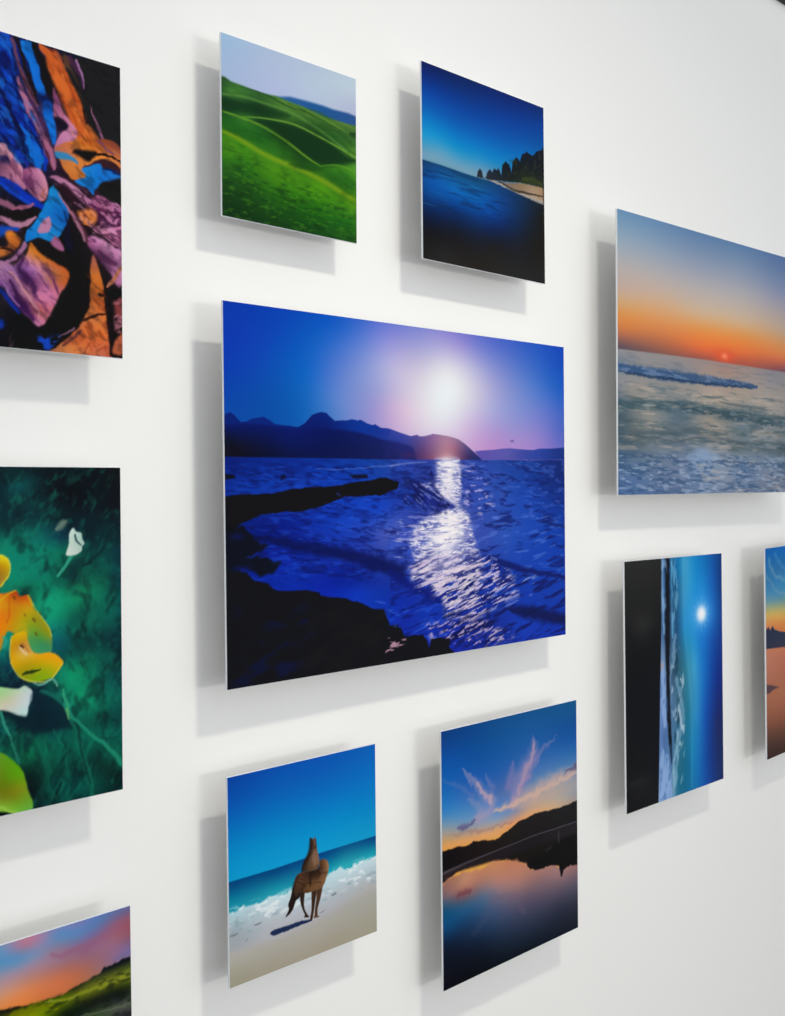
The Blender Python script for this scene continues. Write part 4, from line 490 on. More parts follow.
        {"op":"blob","g":[33.71,29.12,3.4,1.23],"c":"dccce4","a":0.35},
        {"op":"poly","pts":[[29.28,18.93],[31.36,19.35],[33.05,20.35],[35.0,21.0],[36.97,21.77],[35.2,22.08],[33.67,22.39],[31.75,21.88],[29.25,21.0]],"curve":True,"soft":0.26,"a":0.85,"wob":[0.4,0.8,4],"c":"14207c"},
        {"op":"noise","sx":1.17,"sy":0.32,"ang":0.45,"lo":0.45,"hi":0.65,"seed":265,"a":0.8,"soft":0.41,"pts":[[27.24,18.37],[31.79,18.94],[36.98,21.25],[36.74,22.68],[33.02,22.6],[27.2,21.38]],"c":"0c1450"},
        {"op":"noise","sx":1.34,"sy":0.24,"ang":0.45,"lo":0.56,"hi":0.7,"seed":276,"a":0.7,"soft":0.41,"pts":[[27.24,18.37],[31.79,18.94],[36.98,21.25],[36.74,22.68],[33.02,22.6],[27.2,21.38]],"c":"6070c4"},
        {"op":"stroke","pts":[[29.7,18.71,0.03],[31.58,19.27,0.07],[33.27,20.3,0.07],[35.21,21.0,0.07],[36.75,21.62,0.03]],"c":"9c9cd0","a":0.75,"soft":0.8,"wob":[0.2,0.5,6]},
        {"op":"stroke","pts":[[28.2,22.5,0.03],[30.9,22.7,0.07],[33.45,22.56,0.03]],"c":"14206c","a":0.8,"wob":[0.2,0.5,6]},
        {"op":"poly","pts":[[31.72,17.96],[32.24,17.2],[32.66,17.95]],"soft":0.06,"c":"141c60"},
        {"op":"stroke","pts":[[28.47,18.24,0.03],[30.96,18.32,0.08],[32.65,18.38,0.03]],"c":"141c60","a":0.8,"wob":[0.2,0.5,6]},
        {"op":"noise","sx":1.61,"sy":0.36,"ang":0.07,"lo":0.5,"hi":0.68,"seed":287,"a":0.6,"soft":0.51,"pts":[[24.86,17.02],[33.11,16.4],[33.06,20.07],[28.85,20.03],[24.84,18.64]],"c":"0c1860"},
        {"op":"stroke","pts":[[43.33,28.31,0.17],[45.72,29.17,0.42],[50.17,30.32,0.42],[54.81,31.2,0.35],[60.76,32.19,0.29]],"c":"081560","a":0.85,"soft":0.6,"wob":[0.2,0.8,3]},
        {"op":"stroke","pts":[[43.81,28.48,0.16],[45.0,28.84,0.19]],"c":"7080c8","a":0.6},
        {"op":"stroke","pts":[[47.6,35.51,0.15],[50.61,36.06,0.77],[54.74,36.86,0.88],[59.03,37.7,0.81],[61.8,38.42,0.68]],"c":"050e44","a":0.85,"soft":0.7,"wob":[0.25,1,9]},
        {"op":"stroke","pts":[[53.85,23.98,0.1],[58.1,24.73,0.23],[60.85,24.96,0.23]],"c":"0c246c","a":0.7},
        {"op":"poly","pts":[[-0.33,20.13],[2.41,19.94],[4.92,19.94],[6.85,19.79],[8.83,19.48],[12.22,19.2],[15.74,19.09],[17.92,18.89],[19.41,18.63],[21.68,18.53],[22.84,18.24],[24.2,18.18],[25.18,18.43],[26.45,18.78],[26.16,19.46],[24.77,19.78],[23.19,20.25],[19.38,20.37],[17.17,20.32],[16.44,20.65],[15.72,20.82],[13.23,21.42],[12.19,21.55],[11.15,21.89],[8.13,21.87],[4.89,22.12],[3.3,22.57],[1.75,23.13],[1.13,23.82],[-0.39,24.01]],"soft":0.08,"wob":[0.12,0.7,4],"c":"0d0b10"},
        {"op":"stroke","pts":[[16.09,19.97,0.15],[16.52,20.18,0.15]],"c":"1c2050"},
        {"op":"poly","pts":[[17.94,17.85],[19.42,17.84],[20.93,17.79],[21.11,18.24],[18.67,18.24]],"soft":0.12,"c":"0a0c24"},
        {"op":"poly","pts":[[7.69,17.87],[8.19,17.82],[8.51,18.24],[7.59,18.49]],"soft":0.12,"c":"040c38"},
        {"op":"poly","pts":[[-0.14,17.77],[1.21,17.89],[1.51,18.24],[-0.15,18.41]],"soft":0.12,"c":"040818"},
        {"op":"poly","pts":[[-0.37,22.83],[1.13,23.35],[2.36,23.14],[3.9,24.64],[5.8,25.44],[4.83,26.13],[2.94,26.4],[4.82,26.73],[7.56,27.24],[6.4,28.28],[4.79,28.56],[3.23,27.74],[1.68,28.01],[0.45,28.54],[0.43,29.48],[-0.47,29.42]],"soft":0.26,"wob":[0.35,1.1,14],"a":0.93,"c":"050812"},
        {"op":"blob","g":[1.58,24.32,0.93,0.31],"c":"04145c","a":0.7},
        {"op":"blob","g":[1.99,27.68,1.07,0.31],"c":"04145c","a":0.7},
        {"op":"poly","pts":[[-0.44,27.38],[1.06,27.94],[2.6,28.03],[3.84,29.06],[5.74,29.43],[6.7,30.22],[8.67,30.41],[11.37,30.54],[13.1,30.91],[13.44,31.32],[15.57,31.6],[17.74,32.02],[19.96,32.71],[21.47,33.31],[23.59,33.66],[23.97,34.5],[24.63,35.64],[26.54,36.01],[27.53,37.97],[26.29,39.48],[26.25,42.22],[-0.64,41.28]],"soft":0.1,"wob":[0.12,0.8,24],"c":"0d0d12"},
        {"op":"poly","pts":[[23.82,35.24],[24.6,35.63],[25.8,35.63],[26.39,36.15],[27.07,37.04],[27.8,37.24],[29.03,37.09],[30.28,37.26],[31.11,37.9],[31.52,39.01],[31.96,37.93],[33.46,37.93],[35.51,38.27],[35.32,39.4],[37.17,40.46],[23.75,40.63]],"soft":0.09,"wob":[0.12,0.8,24],"c":"0d0d12"},
        {"op":"noise","sx":1.71,"sy":0.28,"ang":-0.04,"lo":0.5,"hi":0.6,"seed":298,"a":0.85,"soft":0.21,"pts":[[23.8,36.86],[26.98,37.17],[27.59,37.77],[24.56,39.1],[23.77,38.75]],"c":"c898ac"},
        {"op":"noise","sx":1.37,"sy":0.26,"ang":0.22,"lo":0.6,"hi":0.7,"seed":309,"a":0.6,"soft":0.21,"pts":[[21.48,32.56],[23.79,33.27],[24.35,35.48],[26.34,36.21],[26.36,34.29],[23.03,32.41]],"c":"3a64d0"},
        {"op":"noise","sx":3.56,"sy":1.28,"ang":-0.12,"lo":0.5,"hi":0.8,"seed":320,"a":0.55,"soft":1.44,"pts":[[1.02,31.03],[15.56,32.12],[8.52,41.04],[0.89,40.06]],"c":"04104a"},
        {"op":"noise","sx":4.01,"sy":1.36,"ang":-0.11,"lo":0.3,"hi":0.8,"seed":331,"a":0.5,"soft":1.44,"pts":[[12.03,32.36],[23.78,34.08],[23.69,40.82],[10.21,39.75]],"c":"18161a"},
    ],
    'blossom': [
        {"op":"field","pts":[[11.16,1.2,"04181e"],[11.04,11.2,"0c7860"],[10.94,19.55,"064c44"],[10.84,27.92,"042824"],[18.69,0.61,"042428"],[19.33,0.31,"042c30"],[21.59,0.3,"041820"],[24.95,0.28,"041018"],[28.46,0.26,"040c14"],[30.47,0.24,"0c1014"],[20.44,1.7,"045050"],[18.84,1.62,"043038"],[21.57,2.37,"04242c"],[24.07,2.39,"040c14"],[25.78,3.17,"040c14"],[28.44,2.43,"041018"],[30.44,3.23,"0a0c14"],[19.93,3.54,"04242c"],[21.56,3.41,"043c40"],[18.81,4.54,"04343c"],[20.73,4.58,"042c34"],[23.21,4.34,"043034"],[19.11,5.71,"04504c"],[20.72,5.76,"046058"],[22.36,6.11,"046058"],[24.03,6.62,"044050"],[25.76,5.46,"04202c"],[28.41,5.54,"042830"],[30.42,5.59,"041c24"],[19.26,6.74,"047c64"],[21.51,7.57,"047864"],[23.17,7.64,"048068"],[24.53,7.4,"046050"],[27.5,7.06,"042830"],[29.3,7.44,"043838"],[30.39,8.11,"04303c"],[19.88,8.24,"04806a"],[22.33,8.95,"04806a"],[24.52,8.46,"04604c"],[26.07,9.15,"044038"],[27.67,8.61,"044840"],[29.28,9.47,"045048"],[20.19,9.58,"048468"],[19.86,10.06,"048868"],[21.49,10.16,"047860"],[23.15,10.26,"04785c"],[25.36,10.4,"043834"],[27.64,10.84,"086c50"],[29.27,10.63,"044840"],[30.55,10.71,"04303c"],[21.15,11.18,"045c44"],[22.47,11.27,"04906c"],[23.13,12.37,"0ca078"],[24.31,12.45,"08986c"],[26.22,11.37,"108058"],[28.35,11.98,"067054"],[30.16,12.89,"045850"],[22.28,13.5,"0c9870"],[23.79,13.63,"089470"],[25.16,13.74,"066450"],[26.55,13.7,"045044"],[28.69,13.72,"046050"],[30.33,14.8,"044c48"],[23.77,15.14,"04706c"],[23.77,15.89,"045c64"],[25.66,15.62,"045448"],[28.31,15.87,"043c3c"],[27.61,14.56,"045848"],[30.31,16.85,"042c34"],[24.78,16.75,"045050"],[26.52,17.24,"04483f"],[28.66,17.47,"045448"],[25.11,18.32,"068460"],[26.5,18.78,"087c58"],[24.75,19.5,"089468"],[26.84,20.21,"06805c"],[28.28,18.99,"045c4c"],[29.17,20.35,"045850"],[30.47,19.24,"043c40"],[18.52,16.4,"04786c"],[18.83,17.31,"044450"],[19.13,18.23,"042c3c"],[22.05,19.77,"04202c"],[22.03,21.03,"04243c"],[23.53,22.14,"04484c"],[23.01,23.28,"042430"],[20.53,23.21,"001420"],[24.37,23.33,"043c40"],[26.12,21.58,"0a9468"],[27.18,22.03,"0a8c64"],[26.11,22.81,"06745c"],[28.25,22.49,"046c54"],[30.08,22.11,"045c50"],[27.52,23.63,"045444"],[29.69,23.95,"044440"],[28.59,24.73,"045c4c"],[19.09,22.55,"043838"],[18.92,23.41,"045050"],[20.04,24.02,"06644c"],[21.34,24.23,"045040"],[23.0,24.48,"045048"],[24.7,25.06,"045848"],[26.44,24.87,"045c4c"],[20.99,25.66,"06704c"],[22.99,25.69,"045444"],[24.68,26.58,"06644c"],[22.14,26.75,"043830"],[21.3,27.81,"04201c"],[23.48,27.59,"044c3c"],[25.01,27.86,"043c34"],[26.43,26.56,"045444"],[28.21,26.86,"043c34"],[30.02,27.48,"06604c"],[28.19,27.95,"042c28"],[30.38,29.13,"041c1c"],[21.61,29.36,"04181c"],[22.95,29.31,"04483c"],[24.65,29.33,"046050"],[25.69,30.14,"044840"],[27.28,29.51,"045044"],[28.53,30.37,"043430"],[30.0,30.01,"042824"]]},
        {"op":"noise","sx":1.49,"sy":1.55,"ang":0.76,"lo":0.48,"hi":0.75,"seed":837,"a":0.5,"c":"02181c"},
        {"op":"noise","sx":0.69,"sy":1.21,"ang":-0.43,"lo":0.5,"hi":0.8,"seed":848,"a":0.3,"c":"02181c"},
        {"op":"noise","sx":0.66,"sy":1.55,"ang":0.52,"lo":0.55,"hi":0.85,"seed":859,"a":0.28,"c":"14906c"},
        {"op":"noise","sx":0.77,"sy":0.6,"ang":-0.58,"lo":0.58,"hi":0.8,"seed":870,"a":0.3,"c":"0c7860"},
        {"op":"stroke","pts":[[23.87,5.71,0.13],[24.3,5.42,0.33],[24.64,5.05,0.3]],"c":"748878","a":0.8,"soft":0.7,"wob":[0.2,1.1,4]},
        {"op":"stroke","pts":[[26.6,9.17,0.08],[27.85,8.46,0.13],[29.12,7.43,0.09]],"c":"042028","a":0.7,"soft":0.9,"wob":[0.2,1.1,4]},
        {"op":"stroke","pts":[[25.2,10.02,0.34],[25.72,9.13,0.42],[26.6,8.56,0.25]],"c":"043034","a":0.6,"soft":0.9,"wob":[0.2,1.1,4]},
        {"op":"stroke","pts":[[24.0,9.95,0.12],[24.69,9.07,0.19],[25.39,8.2,0.17]],"c":"34a484","a":0.85,"soft":0.6,"wob":[0.2,1.1,4]},
        {"op":"poly","pts":[[25.59,5.61],[25.93,5.93],[26.45,6.1],[26.54,6.56],[26.76,7.03],[26.53,7.33],[26.44,7.78],[25.73,8.14],[24.87,8.1],[24.91,7.57],[25.14,6.81],[25.23,6.06]],"a":1,"soft":0.09,"curve":True,"wob":[0.1,0.9,3],"cols":[[25.58,5.91,"c4dcd0"],[25.57,6.98,"c0d4c8"],[25.39,7.89,"d0dcd0"],[26.27,6.7,"a8c8bc"],[26.09,7.77,"b8ccc0"]]},
        {"op":"stroke","pts":[[25.84,6.3,0.07],[26.01,6.85,0.1],[26.44,7.25,0.06]],"c":"1c4044","a":0.9,"soft":0.5,"wob":[0.2,1.1,4]},
        {"op":"poly","pts":[[17.36,7.68],[18.3,7.75],[18.93,8.04],[19.2,8.79],[19.07,9.66],[18.59,10.21],[18.27,10.63],[17.33,10.71]],"a":1,"soft":0.1,"curve":True,"wob":[0.1,0.9,3],"cols":[[18.45,8.02,"e0d418"],[18.6,8.47,"d4a800"],[18.44,9.04,"a86c08"],[18.91,9.36,"b89c18"],[18.76,8.91,"d0a404"],[18.51,9.92,"a88428"]]},
        {"op":"stroke","pts":[[18.3,7.8,0.04],[18.89,8.07,0.06],[19.17,8.79,0.07],[19.04,9.66,0.06],[18.59,10.14,0.06],[18.27,10.56,0.05]],"c":"dcdc40","a":0.8,"soft":0.6,"wob":[0.2,1.1,4]},
        {"op":"poly","pts":[[17.32,11.64],[18.58,11.15],[19.77,10.97],[20.09,11.48],[20.9,11.46],[21.3,12.08],[21.54,12.77],[22.28,13.58],[22.94,14.46],[23.26,15.39],[23.25,16.75],[22.24,16.94],[21.25,16.69],[20.61,15.73],[19.49,14.74],[18.86,14.53],[18.37,15.8],[18.21,16.08],[17.26,16.56]],"a":1,"soft":0.1,"curve":True,"wob":[0.1,0.9,3],"cols":[[18.41,12.01,"d89808"],[19.05,11.48,"e87c10"],[19.61,11.44,"a83808"],[18.56,12.75,"e08810"],[19.03,12.94,"d86c0c"],[18.38,14.64,"e08408"],[20.49,11.87,"d46410"],[19.84,12.56,"c88c08"],[21.13,12.51,"d09c0c"],[19.82,13.59,"c89c08"],[20.63,13.96,"a4a00c"],[20.95,14.87,"70a040"],[21.95,13.62,"94901c"],[21.94,14.37,"7c9c1c"],[22.6,14.58,"a88c10"],[21.92,15.56,"44904c"],[22.75,15.94,"388858"],[23.1,15.38,"909c20"],[21.75,16.29,"409858"],[19.18,14.27,"d09008"],[22.26,15.0,"5c9420"]]},
        {"op":"stroke","pts":[[18.25,11.78,0.05],[19.05,11.21,0.05],[19.77,10.97,0.05]],"c":"c8c820","a":0.7},
        {"op":"stroke","pts":[[20.9,11.46,0.05],[21.3,12.16,0.07],[21.71,12.86,0.05],[22.28,13.58,0.06],[22.97,14.54,0.06],[23.26,15.39,0.05]],"c":"c8cc30","a":0.7},
        {"op":"stroke","pts":[[21.45,13.64,0.12],[21.61,13.86,0.1]],"c":"64400c","a":0.75,"soft":0.8},
        {"op":"stroke","pts":[[21.65,14.92,0.09],[21.81,15.15,0.07]],"c":"64400c","a":0.75,"soft":0.8},
        {"op":"stroke","pts":[[19.53,11.49,0.11],[19.68,11.71,0.08]],"c":"64400c","a":0.75,"soft":0.8},
        {"op":"stroke","pts":[[22.03,13.09,0.06],[22.2,13.31,0.05]],"c":"64400c","a":0.75,"soft":0.8},
        {"op":"stroke","pts":[[20.56,13.12,0.06],[20.72,13.34,0.05]],"c":"64400c","a":0.75,"soft":0.8},
        {"op":"stroke","pts":[[19.13,11.63,0.06],[19.19,12.66,0.08],[18.86,13.8,0.06]],"c":"c84c08","a":0.6,"soft":0.8,"wob":[0.2,1.1,4]},
        {"op":"stroke","pts":[[19.81,14.47,0.24],[20.3,14.08,0.29],[20.62,14.84,0.31]],"c":"c8a40c","a":0.6,"soft":0.9,"wob":[0.2,1.1,4]},
        {"op":"poly","pts":[[19.41,14.88],[19.97,14.64],[20.62,14.7],[20.86,15.61],[21.17,16.38],[21.91,16.83],[22.91,16.79],[23.92,17.27],[24.39,17.86],[23.91,18.64],[23.22,19.16],[22.05,19.35],[21.06,19.2],[20.25,18.8],[19.61,18.14],[19.22,17.36],[19.16,16.17],[19.2,15.3]],"a":1,"soft":0.1,"curve":True,"wob":[0.1,0.9,3],"cols":[[19.81,15.36,"d8a404"],[20.29,15.11,"d4a804"],[19.63,16.52,"d89c04"],[20.28,16.0,"b87828"],[20.6,16.47,"e4c890"],[21.09,16.52,"e0a030"],[19.78,17.42,"dca404"],[20.75,17.53,"b89808"],[21.74,17.19,"e0a404"],[22.91,17.31,"e4a004"],[23.92,17.88,"e0a80c"],[23.57,18.44,"c4a808"],[22.73,18.5,"88a808"],[21.89,18.85,"8ca808"],[20.74,18.71,"90980c"],[22.56,18.03,"b8ac08"],[21.4,18.19,"a89c08"]]},
        {"op":"stroke","pts":[[20.04,16.12,0.07],[20.44,16.6,0.09],[20.84,16.87,0.06]],"c":"e8d0a8","a":0.8,"soft":0.6,"wob":[0.2,1.1,4]},
        {"op":"stroke","pts":[[20.29,15.7,0.06],[20.77,16.34,0.09],[21.09,16.67,0.07]],"c":"a86030","a":0.6,"soft":0.8,"wob":[0.2,1.1,4]},
        {"op":"stroke","pts":[[20.2,15.91,0.12],[20.41,16.08,0.1]],"c":"4a2008","a":0.9},
        {"op":"stroke","pts":[[20.42,18.56,0.12],[20.91,18.44,0.17],[22.15,18.31,0.06]],"c":"24380c","a":0.95,"soft":0.5,"wob":[0.2,1.1,4]},
        {"op":"stroke","pts":[[19.3,15.01,0.05],[19.16,16.03,0.05],[19.21,17.21,0.05],[19.69,18.22,0.06],[20.41,18.9,0.06],[21.72,19.35,0.07],[22.89,19.39,0.07],[23.57,18.9,0.08],[24.39,17.93,0.05]],"c":"d8cc50","a":0.7},
        {"op":"stroke","pts":[[21.39,19.42,0.07],[22.55,19.56,0.11],[23.39,19.33,0.09],[23.81,19.99,0.08]],"c":"70b0a0","a":0.8,"soft":0.7,"wob":[0.2,1.1,4]},
        {"op":"stroke","pts":[[18.53,14.94,0.1],[18.77,15.26,0.19],[18.68,15.98,0.11]],"c":"30a088","a":0.8,"soft":0.8,"wob":[0.2,1.1,4]},
        {"op":"poly","pts":[[17.23,19.38],[18.17,19.35],[19.76,19.7],[20.57,19.5],[21.22,20.03],[21.29,20.79],[20.88,21.47],[20.79,22.2],[20.54,22.35],[19.73,22.05],[18.78,21.55],[17.21,20.97]],"a":1,"soft":0.1,"curve":True,"wob":[0.1,0.9,3],"cols":[[18.32,19.95,"a8d490"],[19.11,20.64,"c8c8a0"],[18.31,20.83,"d0ccb0"],[20.07,20.48,"d0d4d0"],[20.38,21.7,"c0dcd8"],[19.58,21.59,"c8d4cc"],[20.89,20.14,"c4d4d0"]]},
        {"op":"poly","pts":[[21.38,20.2],[23.04,20.87],[24.39,21.65],[24.89,22.64],[25.05,23.89],[23.68,23.98],[22.17,23.98],[20.53,23.65],[19.09,22.26],[18.46,21.51],[19.89,22.15],[20.79,22.28],[21.04,21.35]],"a":0.85,"soft":0.29,"curve":True,"wob":[0.1,0.9,3],"c":"02202c"},
        {"op":"stroke","pts":[[18.15,21.54,0.12],[18.61,22.77,0.15],[19.23,24.34,0.12],[19.85,26.36,0.11]],"c":"30947c","a":0.85,"soft":0.6,"wob":[0.2,1.1,4]},
        {"op":"stroke","pts":[[19.85,26.36,0.11],[19.38,24.66,0.09],[19.07,23.87,0.08]],"c":"06443c","a":0.5,"soft":0.8,"wob":[0.2,1.1,4]},
        {"op":"stroke","pts":[[22.21,20.16,0.15],[23.54,20.93,0.15],[24.73,22.01,0.12]],"c":"14705c","a":0.7,"soft":0.8,"wob":[0.2,1.1,4]},
        {"op":"stroke","pts":[[24.4,20.44,0.13],[24.65,21.23,0.15],[24.9,22.03,0.18]],"c":"30a878","a":0.8,"soft":0.7,"wob":[0.2,1.1,4]},
        {"op":"stroke","pts":[[24.56,21.68,0.13],[25.07,22.66,0.19],[26.1,23.74,0.17],[27.5,25.03,0.17],[28.93,26.35,0.22],[30.02,27.48,0.21],[31.12,29.1,0.17]],"c":"1c8c6c","a":0.85,"soft":0.6,"wob":[0.2,1.1,4]},
        {"op":"stroke","pts":[[25.41,23.17,0.05],[26.8,24.61,0.06],[28.21,25.92,0.06]],"c":"048060","a":0.6,"soft":0.8,"wob":[0.2,1.1,4]},
        {"op":"stroke","pts":[[24.81,22.17,0.12],[25.06,23.12,0.08]],"c":"70b068","a":0.7,"soft":0.7,"wob":[0.2,1.1,4]},
        {"op":"stroke","pts":[[25.23,23.3,0.17],[25.74,24.91,0.22],[26.43,26.56,0.2],[26.94,28.2,0.19],[27.45,30.79,0.19]],"c":"0c6850","a":0.7,"soft":0.8,"wob":[0.2,1.1,4]},
        {"op":"stroke","pts":[[25.92,24.17,0.09],[26.42,26.87,0.12],[27.1,29.47,0.12]],"c":"022c2c","a":0.6,"soft":0.8,"wob":[0.2,1.1,4]},
        {"op":"stroke","pts":[[23.34,23.93,0.08],[24.01,25.25,0.09],[25.03,26.33,0.08]],"c":"0c7458","a":0.5,"soft":0.9,"wob":[0.2,1.1,4]},
        {"op":"stroke","pts":[[23.97,28.9,0.13],[23.45,30.02,0.14],[23.1,31.16,0.11]],"c":"021c1c","a":0.7,"soft":0.8,"wob":[0.2,1.1,4]},
        {"op":"noise","sx":1.49,"sy":3.1,"ang":0.49,"lo":0.48,"hi":0.72,"seed":881,"a":0.7,"soft":0.48,"pts":[[19.72,23.38],[25.05,24.35],[26.39,30.58],[20.46,30.33]],"c":"02242a"},
        {"op":"noise","sx":1.15,"sy":2.73,"ang":-0.18,"lo":0.6,"hi":0.8,"seed":892,"a":0.4,"soft":0.48,"pts":[[19.72,23.38],[25.05,24.35],[26.39,30.58],[20.46,30.33]],"c":"0c8060"},
        {"op":"poly","pts":[[15.03,24.1],[18.11,25.11],[19.05,25.78],[20.01,26.83],[20.56,27.97],[20.88,29.22],[21.24,30.19],[21.1,30.83],[19.64,30.84],[18.68,30.49],[14.98,29.24]],"a":1,"soft":0.11,"curve":True,"wob":[0.1,0.9,3],"cols":[[18.26,25.65,"609820"],[19.05,26.07,"5c9c10"],[19.68,27.07,"5ca008"],[19.03,27.4,"58980c"],[18.24,27.25,"688410"],[18.55,28.34,"687808"],[19.66,28.69,"888810"],[20.47,28.55,"789818"],[19.97,29.94,"70a020"],[18.69,29.39,"708018"],[19.0,30.34,"7cb430"],[20.95,30.28,"68a838"],[18.21,29.89,"8cbc38"]]},
        {"op":"stroke","pts":[[18.06,29.93,0.07],[18.84,30.45,0.1],[19.8,30.79,0.09]],"c":"a0c850","a":0.7,"soft":0.7,"wob":[0.2,1.1,4]},
    ],
    'beach': [
        {"op":"field","pts":[[0.4,0.21,"242424"],[5.17,1.31,"242424"],[10.15,1.12,"202020"],[0.7,5.34,"1c1c1c"],[5.05,7.81,"1c1c1c"],[9.18,8.57,"141414"],[0.99,10.91,"121214"],[5.01,9.97,"202020"],[9.11,12.53,"0a0a0e"],[0.9,16.02,"08080c"],[7.32,18.94,"04060c"],[0.75,24.54,"04060c"],[7.16,27.68,"04060c"],[0.6,33.06,"0c0c0e"],[4.58,34.22,"141416"],[0.53,37.32,"0a0a0c"],[8.75,32.34,"04060c"]],"power":3},  # blacks lifted towards the top, a surface reflection put into the print colours
        {"op":"poly","pts":[[10.6,-0.18],[30.27,-0.25],[30.56,38.04],[9.07,38.14],[9.5,28.05],[10.04,17.05],[10.45,8.23]],"soft":0.15,"fs":0.8,"sq":2.2,"cols":[[11.44,0.74,"2c5484"],[11.34,6.07,"4c7cac"],[11.01,10.49,"385c8c"],[10.93,14.93,"6c8cb4"],[11.06,21.61,"7c9cd0"],[10.94,28.27,"4c70a8"],[10.82,34.93,"8cb0e0"],[12.07,37.39,"94b0dc"],[15.78,0.95,"0c78b4"],[15.24,6.34,"1c5c84"],[15.16,10.85,"1c4c74"],[15.04,17.61,"305c74"],[15.36,24.43,"3c7090"],[15.64,33.54,"206c88"],[15.13,37.07,"1c7090"],[17.57,0.59,"3c9ccc"],[17.46,6.5,"3c98c4"],[17.38,11.04,"208cc0"],[17.71,17.91,"2c7c98"],[18.48,24.87,"1c7898"],[18.32,34.0,"086c98"],[20.09,11.28,"1c98d0"],[20.43,18.22,"3ca0d0"],[20.76,25.18,"2c90c8"],[20.18,32.02,"0c80bc"],[20.54,37.16,"0c74b4"],[21.64,2.16,"0484cc"],[24.44,2.31,"0470bc"],[27.32,1.51,"0450a0"],[29.75,1.63,"04387c"],[29.64,7.34,"043078"],[29.51,14.48,"043488"],[26.3,4.76,"0460b8"],[23.41,6.91,"2090d8"],[22.36,13.8,"107cd0"],[26.13,14.15,"0450ac"],[24.14,18.64,"0468c0"],[27.92,21.43,"042c88"],[24.02,25.64,"0454b4"],[27.79,28.53,"142868"],[24.83,32.79,"044098"],[29.17,33.5,"102860"],[29.11,36.83,"182c68"],[23.8,37.29,"0450a8"]]},
        {"op":"stroke","pts":[[12.31,-0.11,0.6],[12.32,3.91,0.69],[12.24,8.37,0.78],[12.17,12.38,0.78],[12.17,17.29,0.52],[12.31,24.01,0.52],[12.75,28.55,0.44],[13.03,32.19,0.26]],"c":"060c18","wob":[0.15,1,3]},
        {"op":"stroke","pts":[[11.03,-0.16,0.26],[10.78,3.82,0.26],[10.9,6.93,0.26],[10.92,10.49,0.21]],"c":"6c94c0","a":0.8,"wob":[0.1,0.8,3]},
        {"op":"stroke","pts":[[10.73,16.24,0.34],[10.59,19.33,0.51],[10.78,22.91,0.6],[11.24,26.09,0.43]],"c":"8cacdc","a":0.85,"wob":[0.2,0.8,3]},
        {"op":"blob","g":[10.47,16.65,0.3,0.47],"c":"d89878","a":0.7},
        {"op":"poly","pts":[[10.08,29.02],[10.91,30.05],[12.18,31.15],[12.58,33.01],[12.96,35.77],[13.36,38.09],[9.07,38.14],[9.42,32.46]],"a":0.85,"soft":0.15,"wob":[0.2,0.8,9],"c":"8cacdc"},
        {"op":"stroke","pts":[[13.61,-0.05,0.22],[13.53,3.98,0.22],[13.8,8.49,0.22],[13.73,12.52,0.22]],"c":"58a0cc","a":0.8,"wob":[0.15,0.8,5]},
        {"op":"stroke","pts":[[14.52,12.15,0.26],[14.03,15.25,0.53],[14.32,18.43,0.43],[15.85,21.78,0.52],[16.49,25.5,0.72],[15.28,28.95,0.54],[13.72,32.3,0.44],[13.63,37.69,0.35]],"c":"7ca4c0","a":0.65,"wob":[0.35,0.7,5]},
        {"op":"noise","sx":0.93,"sy":1.9,"ang":0.13,"lo":0.52,"hi":0.7,"seed":562,"a":0.7,"soft":0.3,"pts":[[13.22,12.03],[15.58,12.25],[17.63,22.01],[17.05,29.23],[14.33,32.41],[13.17,24.13]],"c":"c0d4e4"},
        {"op":"noise","sx":0.91,"sy":1.87,"ang":0.26,"lo":0.5,"hi":0.7,"seed":573,"a":0.6,"soft":0.3,"pts":[[9.84,18.36],[11.72,18.58],[13.45,33.16],[13.36,38.09],[9.34,37.31]],"c":"4870a8"},
        {"op":"noise","sx":0.93,"sy":2.21,"ang":0.13,"lo":0.55,"hi":0.7,"seed":584,"a":0.7,"soft":0.3,"pts":[[13.38,12.49],[15.57,12.7],[16.29,21.84],[14.77,32.48],[13.27,28.63]],"c":"103850"},
        {"op":"stroke","pts":[[17.13,0.11,0.36],[17.28,6.49,0.31],[17.79,13.36,0.4],[19.02,20.35,0.45],[19.53,27.31,0.46],[19.36,36.94,0.37]],"c":"58b4dc","a":0.22,"soft":1.0},
        {"op":"blob","g":[22.9,9.43,6.21,4.23],"c":"1c88e0","a":0.55},
        {"op":"blob","g":[22.9,9.57,2.94,2.11],"c":"7cc0f4","a":0.75},
        {"op":"stroke","pts":[[22.9,9.57,0.57],[22.87,11.18,0.33],[22.84,12.43,0.13]],"c":"7cc0f4","a":0.25,"soft":1.0},
        {"op":"stroke","pts":[[22.9,9.57,0.57],[22.93,7.96,0.33],[22.95,6.71,0.13]],"c":"7cc0f4","a":0.25,"soft":1.0},
        {"op":"stroke","pts":[[22.9,9.57,0.44],[24.21,10.34,0.25],[25.25,10.94,0.1]],"c":"7cc0f4","a":0.25,"soft":1.0},
        {"op":"stroke","pts":[[22.9,9.57,0.46],[21.57,10.12,0.26],[20.54,10.54,0.1]],"c":"7cc0f4","a":0.25,"soft":1.0},
        {"op":"stroke","pts":[[22.9,9.57,0.46],[24.24,9.01,0.27],[25.29,8.57,0.11]],"c":"7cc0f4","a":0.25,"soft":1.0},
        {"op":"stroke","pts":[[22.9,9.57,0.44],[21.59,8.81,0.25],[20.58,8.22,0.1]],"c":"7cc0f4","a":0.25,"soft":1.0},
        {"op":"stroke","pts":[[22.9,9.57,0.28],[24.52,9.7,0.16],[25.8,9.8,0.07]],"c":"7cc0f4","a":0.25,"soft":1.0},
